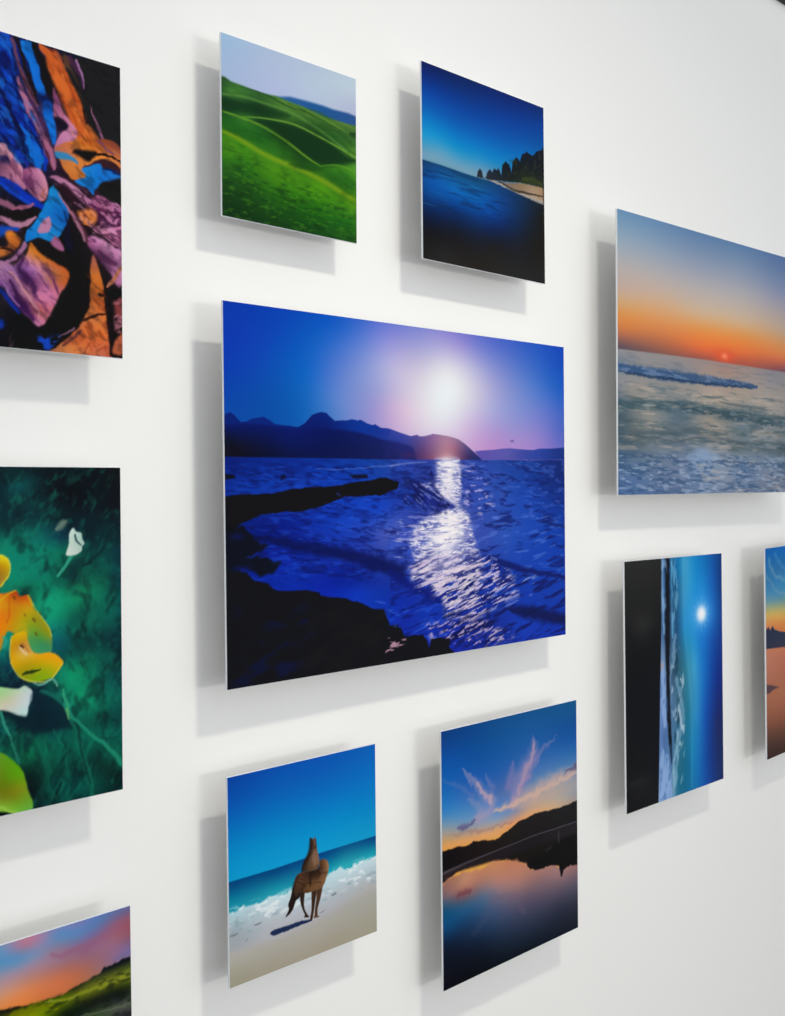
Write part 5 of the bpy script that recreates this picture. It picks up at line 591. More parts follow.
        {"op":"stroke","pts":[[22.9,9.57,0.28],[21.29,9.44,0.16],[20.05,9.34,0.06]],"c":"7cc0f4","a":0.25,"soft":1.0},
        {"op":"stroke","pts":[[22.9,9.57,0.55],[23.61,10.8,0.32],[24.17,11.76,0.13]],"c":"7cc0f4","a":0.25,"soft":1.0},
        {"op":"stroke","pts":[[22.9,9.57,0.56],[22.14,10.68,0.32],[21.56,11.54,0.13]],"c":"7cc0f4","a":0.25,"soft":1.0},
        {"op":"stroke","pts":[[22.9,9.57,0.56],[23.65,8.45,0.32],[24.25,7.58,0.13]],"c":"7cc0f4","a":0.25,"soft":1.0},
        {"op":"stroke","pts":[[22.9,9.57,0.55],[22.18,8.34,0.31],[21.63,7.39,0.12]],"c":"7cc0f4","a":0.25,"soft":1.0},
        {"op":"blob","g":[22.9,9.57,1.5,1.3],"c":"fafcff","a":1,"p":1.6},
        {"op":"noise","sx":1.2,"sy":2.18,"ang":0.07,"lo":0.5,"hi":0.7,"seed":595,"a":0.6,"soft":0.3,"pts":[[10.52,-0.19],[12.22,-0.11],[12.18,11.93],[10.39,11.77]],"c":"8cb4dc"},
        {"op":"noise","sx":0.92,"sy":2.52,"ang":0.07,"lo":0.48,"hi":0.7,"seed":606,"a":0.55,"soft":0.45,"pts":[[13.43,-0.06],[15.53,0.04],[15.67,12.25],[13.39,12.04]],"c":"7cb8dc"},
        {"op":"noise","sx":0.92,"sy":2.52,"ang":0.07,"lo":0.52,"hi":0.7,"seed":617,"a":0.6,"soft":0.45,"pts":[[13.43,-0.06],[15.53,0.04],[15.67,12.25],[13.39,12.04]],"c":"0c3c60"},
        {"op":"noise","sx":0.94,"sy":1.89,"ang":0.22,"lo":0.55,"hi":0.72,"seed":628,"a":0.6,"soft":0.45,"pts":[[12.62,25.85],[17.55,26.56],[16.48,36.41],[13.45,37.65],[13.2,32.22]],"c":"9cc4dc"},
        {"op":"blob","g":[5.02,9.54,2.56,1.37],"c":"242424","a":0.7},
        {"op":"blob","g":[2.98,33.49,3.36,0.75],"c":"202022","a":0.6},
    ],
    'bay': [
        {"op":"field","pts":[[0.31,0.22,"0460b0"],[7.67,0.7,"0468b8"],[0.26,2.8,"1c6cac"],[6.6,3.71,"2870ac"],[0.65,6.72,"3c80b0"],[6.52,7.24,"3c88b8"],[0.59,9.31,"6c98a8"],[6.47,9.88,"749898"],[0.55,11.47,"ccb064"],[6.42,12.09,"d4b060"],[0.5,13.42,"d88c58"],[6.38,14.07,"d88848"],[1.36,18.51,"c47c60"],[6.77,19.21,"c07458"],[1.26,22.85,"b47058"],[6.67,23.63,"b06c50"],[1.17,27.2,"a8684c"],[6.58,28.06,"a4644c"],[1.09,30.68,"8c5440"],[6.5,31.6,"84503c"],[1.02,33.72,"5c3c30"],[6.45,34.26,"5c3c30"],[0.95,37.2,"382420"],[6.37,37.81,"382420"],[42.39,3.03,"0468b8"],[42.2,13.11,"d49858"],[41.91,29.26,"b07050"],[41.69,41.4,"3c2820"]],"fs":1.5,"sq":0.3},
        {"op":"stroke","pts":[[1.23,2.01,0.27],[3.6,4.8,0.48],[7.55,6.0,0.34],[15.82,7.14,0.23]],"c":"8cb0c4","a":0.4,"soft":1.0,"wob":[0.8,1.5,3]},
        {"op":"stroke","pts":[[0.69,5.0,0.25],[3.55,7.41,0.28],[8.51,8.74,0.27]],"c":"84a8bc","a":0.35,"soft":1.0,"wob":[0.8,1.5,5]},
        {"op":"stroke","pts":[[3.68,1.31,0.26],[6.6,3.71,0.39],[11.64,5.89,0.29]],"c":"5c98c8","a":0.4,"soft":1.0,"wob":[0.8,1.5,7]},
        {"op":"poly","pts":[[-0.49,14.82],[0.49,14.06],[1.17,13.92],[1.64,14.54],[2.62,13.87],[3.39,14.61],[5.36,15.15],[7.85,15.57],[22.16,16.52],[46.12,18.24],[46.04,22.75],[7.8,18.23],[2.34,17.85],[-0.55,17.62]],"soft":0.14,"cols":[[0.93,15.85,"283048"],[6.32,16.5,"2c344c"],[6.3,17.82,"343448"],[22.13,17.92,"2c344c"]]},
        {"op":"poly","pts":[[-0.21,23.94],[2.2,24.39],[5.14,25.18],[2.67,25.25],[1.2,25.68],[-0.25,25.58]],"soft":0.18,"c":"584048"},
    ],
    'horse': [
        {"op":"field","pts":[[0.12,0.33,"0444a4"],[6.44,-0.02,"0450b0"],[12.6,0.12,"0454b4"],[21.51,0.33,"0460b8"],[0.07,3.84,"0460b8"],[6.39,3.62,"0468bc"],[12.55,3.89,"046cc0"],[21.45,4.27,"0474c4"],[0.01,7.35,"0484c8"],[6.33,7.56,"048ccc"],[14.64,8.11,"0490d0"],[21.41,7.56,"0488c8"],[-0.03,10.28,"0898d0"],[6.29,10.59,"0c9cd4"],[12.46,10.16,"0c9cd4"],[21.37,10.19,"1098cc"]],"fs":2,"sq":0.5},
        {"op":"poly","pts":[[-0.59,10.87],[6.28,10.93],[13.3,10.76],[22.3,10.76],[22.21,17.01],[-0.71,18.31]],"soft":0.08,"cols":[[0.14,11.29,"044a80"],[6.27,11.41,"044c84"],[13.29,11.3,"04508c"],[21.59,11.17,"044c88"],[0.5,11.88,"045c8c"],[6.26,11.96,"0c6490"],[14.58,11.92,"087098"],[21.35,11.84,"087098"],[0.48,13.05,"0c88a4"],[6.25,12.87,"108ca8"],[14.57,12.55,"1090ac"],[21.34,12.56,"1898b0"],[0.84,13.89,"2094ac"],[6.24,13.63,"28a0b4"],[16.32,12.96,"28a8b8"]]},
        {"op":"poly","pts":[[-0.64,14.08],[0.84,14.03],[1.97,13.8],[2.92,13.92],[3.88,14.08],[5.05,13.93],[6.23,13.99],[7.03,13.98],[8.65,13.93],[10.3,13.88],[13.26,13.82],[14.13,13.4],[15.0,13.29],[16.1,13.07],[17.21,13.56],[18.56,13.49],[19.94,13.23],[20.86,13.21],[22.27,13.04],[22.15,21.64],[-0.74,20.07]],"soft":0.16,"wob":[0.35,0.7,4],"cols":[[0.45,14.82,"b0ccd4"],[6.23,14.54,"c4dce4"],[12.39,14.56,"c0d8e0"],[17.2,13.98,"c4dce4"],[21.32,13.65,"c8dce4"],[0.44,15.99,"a4b0b8"],[6.2,16.06,"bcc4cc"],[14.53,15.73,"b8c4cc"],[20.84,15.02,"b4c4cc"],[2.3,17.1,"a8b0b8"],[10.26,16.83,"b8bcc4"],[4.2,18.54,"b4b4b8"],[16.72,16.6,"b4b8bc"],[20.82,16.33,"b4b4b4"]]},
        {"op":"noise","sx":1.1,"sy":0.44,"ang":-0.05,"lo":0.5,"hi":0.7,"seed":529,"a":0.7,"soft":0.41,"pts":[[-0.64,13.64],[6.24,13.78],[14.56,13.19],[22.27,12.88],[22.23,15.69],[10.27,15.9],[-0.68,16.27]],"c":"eef4f6"},
        {"op":"noise","sx":1.25,"sy":0.44,"ang":-0.0,"lo":0.55,"hi":0.75,"seed":540,"a":0.6,"soft":0.41,"pts":[[-0.65,14.52],[6.22,14.84],[14.54,15.09],[22.25,14.69],[22.22,16.35],[10.26,16.52],[-0.69,17.15]],"c":"8ca4b0"},
        {"op":"poly","pts":[[-0.71,18.2],[2.28,18.35],[6.17,18.55],[10.23,18.38],[14.49,17.95],[18.05,17.27],[22.21,17.01],[22.12,23.63],[-0.78,22.69]],"soft":0.52,"cols":[[0.39,18.78,"b4b0a8"],[6.16,19.09,"b0aca4"],[12.33,18.95,"b0aca4"],[18.95,18.15,"acaaa2"],[0.36,20.99,"a4a08c"],[6.13,21.22,"a8a090"],[14.45,20.81,"a8a090"],[21.23,20.07,"a8a494"]]},
        {"op":"stroke","pts":[[0.09,16.54,0.07],[0.61,16.57,0.11],[1.14,16.54,0.07]],"c":"707478","a":0.7},
        {"op":"stroke","pts":[[3.38,16.26,0.07],[3.85,16.27,0.11],[4.31,16.22,0.07]],"c":"707478","a":0.7},
        {"op":"stroke","pts":[[2.18,17.66,0.04],[2.29,17.58,0.06],[2.41,17.43,0.04]],"c":"707478","a":0.7},
        {"op":"stroke","pts":[[14.61,15.97,0.08],[14.96,15.93,0.13],[15.31,15.83,0.08]],"c":"707478","a":0.7},
        {"op":"stroke","pts":[[12.73,17.45,0.04],[13.12,17.43,0.06],[13.51,17.34,0.04]],"c":"707478","a":0.7},
        {"op":"stroke","pts":[[5.54,17.75,0.07],[6.08,17.83,0.29],[7.35,17.84,0.29],[8.83,17.82,0.26],[10.14,17.83,0.21],[11.47,17.9,0.11]],"c":"14244c","a":0.95,"soft":0.3,"wob":[0.08,0.4,3]},
        {"op":"stroke","pts":[[10.19,14.58,0.39],[10.18,15.57,0.25],[10.39,16.47,0.14],[10.81,17.23,0.15]],"c":"30201a","soft":0.35},
        {"op":"stroke","pts":[[10.53,17.25,0.1],[11.06,17.39,0.1]],"c":"18100c"},
        {"op":"stroke","pts":[[12.0,14.61,0.44],[11.85,15.72,0.3],[11.72,16.82,0.2],[11.51,17.7,0.2]],"c":"3a261a","soft":0.35},
        {"op":"stroke","pts":[[12.77,14.52,0.48],[12.62,15.63,0.33],[12.26,16.82,0.2],[12.21,17.6,0.22]],"c":"4a3020","soft":0.35},
        {"op":"stroke","pts":[[11.96,17.67,0.12],[12.59,17.8,0.09]],"c":"6c4c38"},
        {"op":"poly","pts":[[9.28,12.94],[8.8,13.67],[8.51,14.58],[8.13,15.32],[8.21,15.9],[7.74,16.55],[8.3,16.41],[8.86,15.93],[9.24,15.19],[9.81,14.91],[9.82,14.07]],"curve":True,"soft":0.08,"c":"241816"},
        {"op":"poly","pts":[[9.09,12.9],[9.56,12.38],[10.22,12.26],[11.17,12.38],[12.51,12.45],[12.81,12.02],[12.82,11.63],[13.3,11.53],[13.89,11.77],[14.18,12.27],[14.16,12.99],[13.86,13.63],[13.56,14.28],[13.06,14.73],[12.48,14.8],[11.52,14.78],[10.76,14.73],[9.82,14.35],[9.34,14.79],[8.98,14.14]],"curve":True,"soft":0.08,"cols":[[9.46,12.99,"5c3c28"],[9.82,13.92,"4c3424"],[10.78,12.75,"4a3020"],[11.15,13.83,"644428"],[10.38,14.49,"5c4028"],[11.92,13.73,"704c30"],[12.48,14.59,"6c4c34"],[12.31,13.12,"3c2820"],[13.1,11.87,"543420"],[12.9,12.54,"382014"],[13.69,12.15,"886040"],[13.87,13.06,"8c6444"],[13.27,13.78,"7c5838"],[9.44,14.39,"3c2c20"],[11.54,13.07,"302018"]]},
        {"op":"poly","pts":[[11.36,12.46],[10.13,12.16],[10.33,11.5],[10.72,10.89],[11.2,10.5],[11.43,10.06],[11.44,9.35],[11.38,8.83],[11.7,8.81],[11.89,9.02],[12.08,8.78],[12.29,8.94],[12.36,9.55],[12.51,10.37],[12.73,11.21],[12.81,11.95],[12.51,12.45]],"soft":0.07,"cols":[[10.42,11.95,"382820"],[10.81,11.19,"3c2c24"],[11.19,10.71,"33261f"],[11.6,9.24,"33241c"],[12.08,9.2,"583c30"],[12.07,9.77,"5c443c"],[11.68,9.97,"2c1c18"],[11.96,10.75,"7c5c44"],[11.76,11.55,"705038"],[12.33,11.55,"7c5c4c"],[11.18,11.99,"5c4430"],[12.13,12.21,"64462e"]]},
        {"op":"stroke","pts":[[12.08,8.92,0.09],[12.17,9.51,0.1],[12.2,9.8,0.08]],"c":"8c6c5c","a":0.7},
        {"op":"stroke","pts":[[11.51,12.64,0.12],[11.39,13.32,0.2],[11.38,14.03,0.14]],"c":"241814","a":0.6,"soft":0.8},
        {"op":"stroke","pts":[[11.19,11.0,0.05],[10.99,11.66,0.05],[10.6,12.21,0.05]],"c":"241812","a":0.6},
        {"op":"stroke","pts":[[12.56,12.03,0.06],[12.66,12.77,0.07],[12.93,13.12,0.05]],"c":"24160f","a":0.7},
        {"op":"stroke","pts":[[11.45,8.78,0.08],[11.48,9.5,0.2],[11.3,10.31,0.22],[10.91,10.93,0.22],[10.46,11.53,0.22],[10.23,12.12,0.14]],"c":"241812","a":0.75,"soft":0.9},
        {"op":"stroke","pts":[[12.22,9.09,0.08],[12.32,9.68,0.08],[12.2,9.97,0.1]],"c":"2c1a14","a":0.7,"soft":0.8},
        {"op":"stroke","pts":[[12.06,10.34,0.14],[11.96,11.03,0.21],[12.14,11.79,0.19]],"c":"907058","a":0.6,"soft":1.0},
        {"op":"stroke","pts":[[13.92,12.06,0.08],[14.07,12.67,0.08],[13.82,13.48,0.08]],"c":"a07c58","a":0.6,"soft":1.0},
        {"op":"stroke","pts":[[9.56,12.59,0.18],[9.18,13.2,0.22],[8.89,13.83,0.2]],"c":"2c1c14","a":0.6,"soft":1.0},
        {"op":"noise","sx":0.79,"sy":0.22,"ang":0.5,"lo":0.52,"hi":0.72,"seed":551,"a":0.5,"soft":0.21,"pts":[[9.28,12.94],[10.41,12.23],[12.71,12.49],[14.08,11.95],[14.06,13.54],[13.06,14.73],[10.76,14.58],[9.26,14.21]],"c":"2c1a10"},
    ],
    'dusk': [
        {"op":"field","pts":[[0.15,0.43,"043c80"],[10.98,0.46,"064c8c"],[21.54,0.71,"0c5490"],[28.79,0.85,"0c548c"],[0.4,3.66,"0450a4"],[7.63,4.09,"04509c"],[14.34,3.94,"1458a0"],[28.34,4.41,"0c509c"],[0.36,6.85,"1064b4"],[4.36,8.42,"3068b4"],[9.54,7.75,"2460b0"],[21.44,8.18,"4474b4"],[28.31,7.13,"2868ac"],[0.31,10.04,"3484c4"],[4.32,10.86,"4c88c0"],[12.2,9.93,"5070ac"],[20.67,10.24,"6c8cb4"],[14.21,13.3,"8c90a8"],[25.12,13.31,"b8a898"],[28.62,13.09,"9c9ca4"],[0.27,12.43,"9c9c9c"],[4.3,12.48,"7c98b4"],[10.79,13.44,"98a0b0"],[7.47,14.6,"e0a06c"],[12.13,14.57,"dca070"],[14.2,13.73,"c89880"],[17.73,13.16,"c4a088"],[1.16,14.43,"e09c50"],[28.6,14.23,"a89890"]],"fs":1.3,"sq":0.55},
        {"op":"stroke","pts":[[18.95,3.39,0.15],[18.99,5.57,0.88],[17.82,7.11,1.21],[16.02,8.94,1.34],[14.94,10.88,1.06],[13.88,12.17,0.35]],"c":"b890b4","a":0.5,"soft":1.0,"wob":[0.5,0.9,4]},
        {"op":"stroke","pts":[[19.01,4.27,0.11],[18.69,6.39,0.44],[17.23,8.09,0.57],[15.79,10.19,0.5]],"c":"d4a4ac","a":0.5,"soft":0.95,"wob":[0.5,0.9,4]},
        {"op":"stroke","pts":[[24.49,4.26,0.07],[20.73,5.86,0.34],[18.53,7.67,0.56],[16.36,9.87,0.42]],"c":"9080b0","a":0.5,"soft":1.0,"wob":[0.5,0.9,4]},
        {"op":"stroke","pts":[[14.31,6.28,0.21],[13.94,8.13,0.78],[13.23,9.28,0.7]],"c":"a080b0","a":0.45,"soft":1.0,"wob":[0.5,0.9,4]},
        {"op":"stroke","pts":[[3.77,5.26,0.07],[6.6,7.62,0.52],[8.52,9.64,0.63],[10.16,10.79,0.67],[8.82,11.78,0.78],[6.53,12.34,0.44]],"c":"c09cb8","a":0.5,"soft":1.0,"wob":[0.5,0.9,4]},
        {"op":"stroke","pts":[[6.6,7.62,0.16],[8.33,9.27,0.31],[9.83,10.52,0.21]],"c":"dcb0b0","a":0.5,"soft":0.95,"wob":[0.5,0.9,4]},
        {"op":"stroke","pts":[[8.57,6.82,0.15],[9.86,8.64,0.54]],"c":"a088b4","a":0.4,"soft":1.0,"wob":[0.5,0.9,4]},
        {"op":"stroke","pts":[[0.37,6.05,0.12],[3.12,7.37,0.3],[6.26,9.2,0.22]],"c":"6878b4","a":0.4,"soft":1.0,"wob":[0.5,0.9,4]},
        {"op":"stroke","pts":[[5.29,9.42,0.24],[7.52,11.1,0.72],[6.86,12.2,0.53]],"c":"a898b4","a":0.35,"soft":1.0,"wob":[0.5,0.9,4]},
        {"op":"stroke","pts":[[10.48,11.91,0.2],[14.92,11.74,0.68],[17.75,11.43,0.95],[21.4,10.82,1.09],[25.16,10.41,0.97],[29.85,9.9,0.82]],"c":"e0b09c","a":0.6,"soft":1.0,"wob":[0.5,0.9,4]},
        {"op":"stroke","pts":[[10.82,11.89,0.12],[14.23,11.81,0.31],[17.75,11.52,0.38],[21.4,11.04,0.34],[25.16,10.63,0.28],[29.44,10.33,0.28]],"c":"ecbc9c","a":0.4,"soft":1.0,"wob":[0.5,0.9,4]},
        {"op":"stroke","pts":[[16.32,12.66,0.32],[21.38,12.36,0.6],[29.03,11.8,0.63]],"c":"c8a898","a":0.45,"soft":1.0,"wob":[0.5,0.9,4]},
        {"op":"stroke","pts":[[26.33,9.59,0.12],[29.22,9.24,0.47]],"c":"54486c","a":0.7,"soft":0.95,"wob":[0.5,0.9,4]},
        {"op":"stroke","pts":[[2.73,12.63,0.11],[4.29,12.73,0.44],[6.34,12.42,0.13]],"c":"5c5480","a":0.75,"soft":0.8,"wob":[0.5,0.9,4]},
        {"op":"stroke","pts":[[0.57,13.09,0.08],[4.91,13.63,0.18],[9.45,13.99,0.19],[14.19,14.16,0.1]],"c":"a0706c","a":0.4,"soft":1.0,"wob":[0.5,0.9,4]},
        {"op":"stroke","pts":[[0.55,14.41,0.31],[5.53,14.71,0.41],[10.1,14.89,0.45],[13.15,14.57,0.22]],"c":"e4a464","a":0.5,"soft":1.0,"wob":[0.5,0.9,4]},
        {"op":"poly","pts":[[-0.67,14.81],[1.15,14.95],[3.0,14.96],[4.57,15.19],[6.17,15.02],[8.11,15.28],[10.43,15.71],[12.12,15.33],[13.84,14.93],[15.59,14.36],[17.71,14.24],[19.89,14.04],[22.84,14.29],[25.11,14.43],[27.42,14.31],[29.79,14.23],[29.66,23.58],[28.47,23.44],[24.99,22.7],[22.73,21.94],[19.77,21.9],[17.62,21.08],[17.27,20.43],[12.75,18.94],[8.73,18.21],[5.48,18.07],[2.96,18.07],[-0.13,18.93],[-0.73,18.58]],"soft":0.11,"wob":[0.15,0.6,7],"cols":[[1.14,15.83,"100c10"],[7.45,16.05,"1c1414"],[14.17,15.86,"1c1818"],[25.08,16.0,"1c1a1c"],[28.12,20.26,"141414"],[21.26,20.49,"14100f"]]},
        {"op":"poly","pts":[[-0.71,17.39],[0.19,17.53],[4.22,17.56],[10.74,17.42],[17.67,17.06],[25.07,17.07],[29.74,17.2],[29.72,18.79],[20.55,18.57],[12.75,18.52],[6.77,18.29],[2.96,18.07],[-0.12,18.53]],"soft":0.25,"a":0.9,"cols":[[0.49,18.08,"302428"],[7.42,17.91,"241c20"],[17.66,17.92,"1c181c"],[28.15,18.0,"242024"]]},
        {"op":"stroke","pts":[[-0.11,17.65,0.17],[4.22,17.4,0.15],[9.4,17.24,0.1],[14.15,17.14,0.08],[19.11,17.02,0.08],[25.07,17.16,0.08],[29.35,17.2,0.08]],"c":"787484","a":0.45,"soft":0.8},
        {"op":"poly","pts":[[-0.74,19.06],[1.71,18.38],[4.21,18.5],[7.41,18.85],[10.05,18.44],[12.75,18.94],[14.81,19.43],[17.27,20.43],[17.97,21.3],[20.51,21.64],[22.73,21.9],[24.99,22.61],[29.66,23.58],[29.52,33.4],[-0.94,32.88]],"soft":0.31,"wob":[0.3,0.8,3],"cols":[[1.08,19.43,"9c6c60"],[2.94,19.08,"b07c64"],[4.19,19.8,"c08870"],[7.4,19.35,"c08064"],[10.71,19.1,"c88860"],[13.43,19.53,"c48060"],[17.61,21.82,"b07c6c"],[24.98,23.37,"a07878"],[28.86,24.08,"8c686c"],[4.17,21.22,"8c5c5c"],[10.68,21.4,"b08078"],[14.77,22.42,"ac7c74"],[21.21,24.01,"846870"],[28.83,25.9,"605868"],[1.06,20.63,"806870"],[0.43,22.07,"205478"],[4.14,22.64,"345c80"],[8.01,22.41,"5c6c88"],[12.67,24.45,"646078"],[17.56,25.28,"605468"],[0.39,24.47,"0c4878"],[4.11,25.08,"183c64"],[10.6,26.86,"2c4060"],[17.51,28.31,"303850"],[24.92,27.62,"3c3c50"],[28.39,29.44,"2a2c3c"],[0.36,26.87,"0c1c34"],[7.26,28.85,"0e1c30"],[17.47,30.91,"14202f"],[27.96,31.6,"1a202c"],[0.3,30.86,"0a0c18"],[7.22,31.33,"080e18"],[17.46,32.21,"0c1420"]]},
        {"op":"stroke","pts":[[2.91,21.1,0.33],[5.12,21.18,0.34]],"c":"70404c","a":0.7,"soft":0.9,"wob":[0.5,0.9,4]},
        {"op":"stroke","pts":[[9.31,23.58,0.34],[14.05,23.95,0.37],[16.47,26.73,0.41]],"c":"705c74","a":0.3,"soft":1.0,"wob":[0.5,0.9,4]},
        {"op":"stroke","pts":[[5.99,26.84,0.32],[8.63,25.07,0.61],[9.99,22.91,0.49]],"c":"5c5878","a":0.16,"soft":1.0,"wob":[0.5,0.9,4]},
        {"op":"poly","pts":[[17.26,20.65],[17.63,20.09],[19.8,20.15],[21.27,19.83],[23.52,19.23],[25.04,19.04],[26.58,19.02],[29.72,19.25],[29.66,23.36],[27.3,23.03],[25.75,23.33],[25.35,24.05],[24.83,23.11],[24.61,22.39],[22.73,21.94],[19.77,21.9],[17.97,21.3]],"soft":0.11,"wob":[0.15,0.5,3],"c":"100e10"},
        {"op":"stroke","pts":[[24.6,17.78,0.16],[24.58,19.11,0.19]],"c":"4c5460","a":0.4,"soft":0.9},
        {"op":"stroke","pts":[[21.64,19.79,0.1],[22.77,19.42,0.17]],"c":"34383c","a":0.6,"soft":0.9},
        {"op":"stroke","pts":[[25.0,22.26,0.31],[25.2,23.88,0.23]],"c":"0c0c10"},
    ],
    'meadow': [
        {"op":"field","pts":[[15.43,0.33,"6c98c0"],[16.34,0.42,"8c90bc"],[17.64,0.63,"b87c90"],[19.54,0.65,"a088b0"],[21.09,0.74,"5c90c4"],[23.08,0.94,"5c8cc4"],[23.09,0.23,"8080b8"],[25.13,0.61,"5c80b8"],[27.23,0.45,"6c70a0"],[28.74,0.21,"6c6898"],[17.25,1.54,"5c94c4"],[15.77,1.62,"5c94c4"],[18.76,1.64,"7c94bc"],[21.07,1.96,"9c7c94"],[24.07,2.47,"94688c"],[25.11,1.68,"7c6c9c"],[27.21,1.36,"98607c"],[28.72,1.22,"90586c"],[15.75,2.63,"9c94ac"],[18.17,2.67,"a88ca4"],[21.05,3.01,"a07c90"],[24.05,3.36,"986c80"],[27.19,2.81,"a06c80"],[28.69,3.05,"905c74"],[15.74,3.64,"c09490"],[18.16,3.53,"b88884"],[21.04,3.88,"b87468"],[24.04,4.43,"b06c64"],[27.17,4.09,"946c90"],[28.68,3.97,"806c9c"],[25.05,5.09,"a47068"],[15.72,4.65,"e09870"],[18.14,4.56,"e0885c"],[21.02,4.93,"d87850"],[23.01,5.01,"c47050"],[15.71,5.32,"e88c4c"],[18.12,5.59,"e88448"],[19.84,5.79,"d87848"],[3.0,1.0,"5c90c4"],[9.0,2.0,"5c94c4"],[3.0,4.0,"b08890"],[3.0,6.5,"d88a58"],[9.0,5.8,"e08c50"]],"power":3},
        {"op":"stroke","pts":[[20.48,2.49,0.18],[22.05,2.77,0.33],[24.07,2.47,0.42],[26.36,1.85,0.43],[28.94,1.27,0.43]],"c":"98607c","a":0.55,"soft":0.9,"wob":[0.7,1.5,4]},
        {"op":"stroke","pts":[[26.95,4.75,0.06],[28.02,4.52,0.13],[29.1,4.46,0.13]],"c":"746c9c","a":0.7,"soft":0.9},
        {"op":"poly","pts":[[-1.0,7.4],[4.0,6.8],[9.0,6.2],[15.34,5.68],[16.8,5.85],[18.11,6.1],[19.64,6.24],[21.0,6.24],[22.39,5.97],[23.6,5.82],[25.46,5.58],[25.99,5.1],[26.94,5.11],[27.16,4.85],[27.37,5.06],[28.44,4.83],[29.31,4.8],[29.14,15.23],[30.0,30.0],[-1.0,30.0]],"soft":0.12,"wob":[0.2,0.8,3],"cols":[[16.25,6.01,"1a1c10"],[18.11,6.27,"1c200c"],[22.99,6.07,"202414"],[26.3,5.47,"1c241c"],[28.65,5.44,"20281c"],[17.16,6.65,"7c7c04"],[18.48,6.74,"748404"],[20.02,6.72,"5c7804"],[21.98,6.82,"6c7c0c"],[24.0,6.75,"7c841c"],[26.28,6.74,"747c1c"],[28.63,6.54,"849424"],[27.13,6.63,"6c701c"],[21.96,7.7,"20300c"],[23.98,7.46,"283010"],[26.05,7.57,"1c2414"],[28.19,7.33,"34400f"],[28.61,8.01,"242c18"],[20.97,7.9,"283808"],[25.0,8.32,"1c2018"],[28.17,8.61,"141c20"],[24.99,9.04,"34482c"],[27.08,9.18,"4c5444"],[28.59,9.3,"5c6450"],[28.14,10.08,"2c2c34"],[2.0,9.0,"5c6c0c"],[9.0,9.0,"6c7c08"],[2.0,14.0,"24340c"],[9.0,14.0,"1c2810"],[18.0,14.0,"24300f"],[26.0,14.0,"1c2418"],[5.0,20.0,"4c5c10"],[15.0,20.0,"2c3c10"],[25.0,20.0,"3c4c18"],[5.0,27.0,"182010"],[15.0,27.0,"1c2810"],[27.0,27.0,"141c10"]]},
        {"op":"stroke","pts":[[19.83,6.22,0.09],[21.78,6.75,0.15],[24.0,6.66,0.18],[26.28,6.74,0.16],[29.07,6.58,0.19]],"c":"8c9424","a":0.8,"soft":0.8,"wob":[0.3,0.8,4]},
        {"op":"stroke","pts":[[16.42,6.49,0.19],[18.29,6.59,0.38],[20.21,6.78,0.26],[20.98,7.38,0.08]],"c":"7c8404","a":0.7,"soft":0.8,"wob":[0.4,0.8,4]},
        {"op":"stroke","pts":[[22.95,8.73,0.09],[24.99,9.13,0.1],[27.08,9.27,0.12],[29.02,9.34,0.1]],"c":"606850","a":0.8,"soft":0.8,"wob":[0.3,0.8,4]},
        {"op":"noise","sx":0.97,"sy":0.37,"ang":-0.07,"lo":0.5,"hi":0.7,"seed":639,"a":0.5,"soft":0.29,"pts":[[19.06,6.23],[29.08,5.94],[28.99,11.09],[17.15,7.16]],"c":"101810"},
    ],
}

# ------------------------------------------------------------------ the prints
PRINT_LABELS = {
    'fabric': 'unframed photo print of crumpled blue, orange and mauve fabric, cut off at the upper left',
    'hills': 'small square photo print of rolling green hills under pale sky, above the large shore print',
    'pines': 'small square photo print of dark blue lake with pines on the right shore',
    'surf': 'large photo print of orange sunset above breaking surf, at the right edge',
    'shore': 'largest photo print, deep blue sea with mountains and white sun glitter, in the middle',
    'blossom': 'photo print of yellow blossoms on dark green ground, cut off at the left edge',
    'beach': 'photo print of a beach turned on its side, black sand and blue sky',
    'bay': 'photo print of calm orange sunset bay, only a sliver visible at the right edge',
    'horse': 'small square photo print of a brown horse on a sunny white beach',
    'dusk': 'upright photo print of pink dusk clouds mirrored in a dark mountain lake',
    'meadow': 'photo print of pink sunset clouds over a yellow-green meadow slope, at the bottom left corner',
}

def to_linear(c): return np.where(c <= .04045, c / 12.92, ((c + .055) / 1.055) ** 2.4)

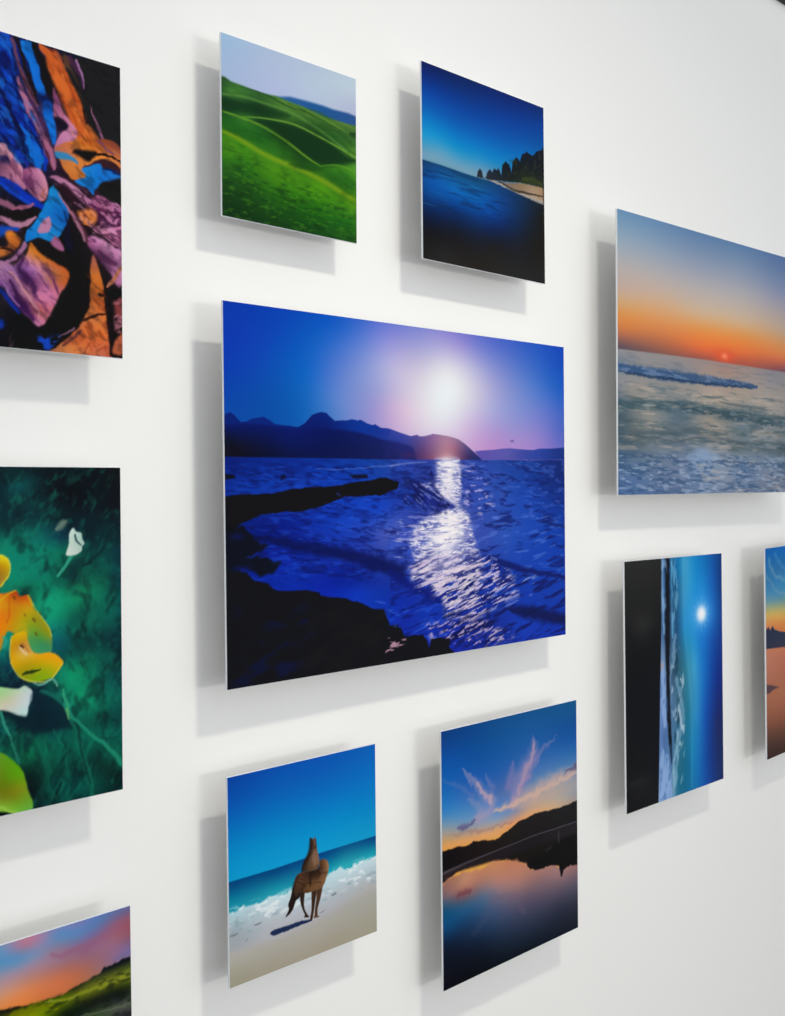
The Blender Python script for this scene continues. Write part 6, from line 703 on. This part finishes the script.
def print_sheet(name, w, h, layers, parent, cell, gain=0.96):
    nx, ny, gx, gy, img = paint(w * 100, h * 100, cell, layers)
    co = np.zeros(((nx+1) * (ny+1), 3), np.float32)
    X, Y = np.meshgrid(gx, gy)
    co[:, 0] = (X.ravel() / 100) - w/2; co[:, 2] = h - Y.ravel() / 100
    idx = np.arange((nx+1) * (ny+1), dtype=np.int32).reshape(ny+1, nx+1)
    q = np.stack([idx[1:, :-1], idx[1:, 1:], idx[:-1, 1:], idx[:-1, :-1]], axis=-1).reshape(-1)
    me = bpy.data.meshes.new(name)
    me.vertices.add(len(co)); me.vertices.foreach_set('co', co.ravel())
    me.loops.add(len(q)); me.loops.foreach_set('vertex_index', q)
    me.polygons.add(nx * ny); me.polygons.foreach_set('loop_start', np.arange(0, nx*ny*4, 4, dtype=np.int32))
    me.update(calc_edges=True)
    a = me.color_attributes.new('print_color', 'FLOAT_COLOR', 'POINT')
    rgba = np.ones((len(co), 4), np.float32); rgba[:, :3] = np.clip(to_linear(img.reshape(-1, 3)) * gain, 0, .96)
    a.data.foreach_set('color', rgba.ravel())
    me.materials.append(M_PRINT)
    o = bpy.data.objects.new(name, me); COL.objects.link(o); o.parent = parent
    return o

THICK = 0.0026
def photo_print(key):
    (cx, cy, cz), w, h, ang = PRINT_PLACE[key]
    root = bpy.data.objects.new('photo_print', None); COL.objects.link(root)
    root.rotation_euler = [math.radians(a) for a in ang]
    root.location = Vector((cx, cy, cz)) + root.rotation_euler.to_matrix() @ Vector((0, 0, -h / 2)); root.empty_display_size = .05
    root['label'] = PRINT_LABELS[key]; root['category'] = 'photo print'; root['group'] = 'unframed photo prints on the white wall'
    bm = bmesh.new(); add_box(bm, -w/2, w/2, .0002, THICK, 0, h, .0002)
    mesh_object('acrylic_sheet', bm, M_EDGE, root)
    bm = bmesh.new(); add_box(bm, -w/2 + .001, w/2 - .001, THICK, THICK + .001, .001, h - .001)
    mesh_object('backing_panel', bm, M_BACK, root)
    rim = .0003
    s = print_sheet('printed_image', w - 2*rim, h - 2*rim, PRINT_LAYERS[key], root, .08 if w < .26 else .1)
    s.location = (0, 0, rim)
    # hanging frame that holds the sheet off the wall
    gap = WALL_Y - cy - .0005; y0 = THICK + .001
    bm = bmesh.new(); fw, f0, f1, t = w * .10, h * .35, h * .65, .012
    add_box(bm, -fw, fw, y0, gap, f1 - t, f1, .001); add_box(bm, -fw, fw, y0, gap, f0, f0 + t, .001)
    add_box(bm, -fw, -fw + t, y0, gap, f0 + t, f1 - t, .001); add_box(bm, fw - t, fw, y0, gap, f0 + t, f1 - t, .001)
    mesh_object('hanging_frame', bm, M_METAL, root)
    return root

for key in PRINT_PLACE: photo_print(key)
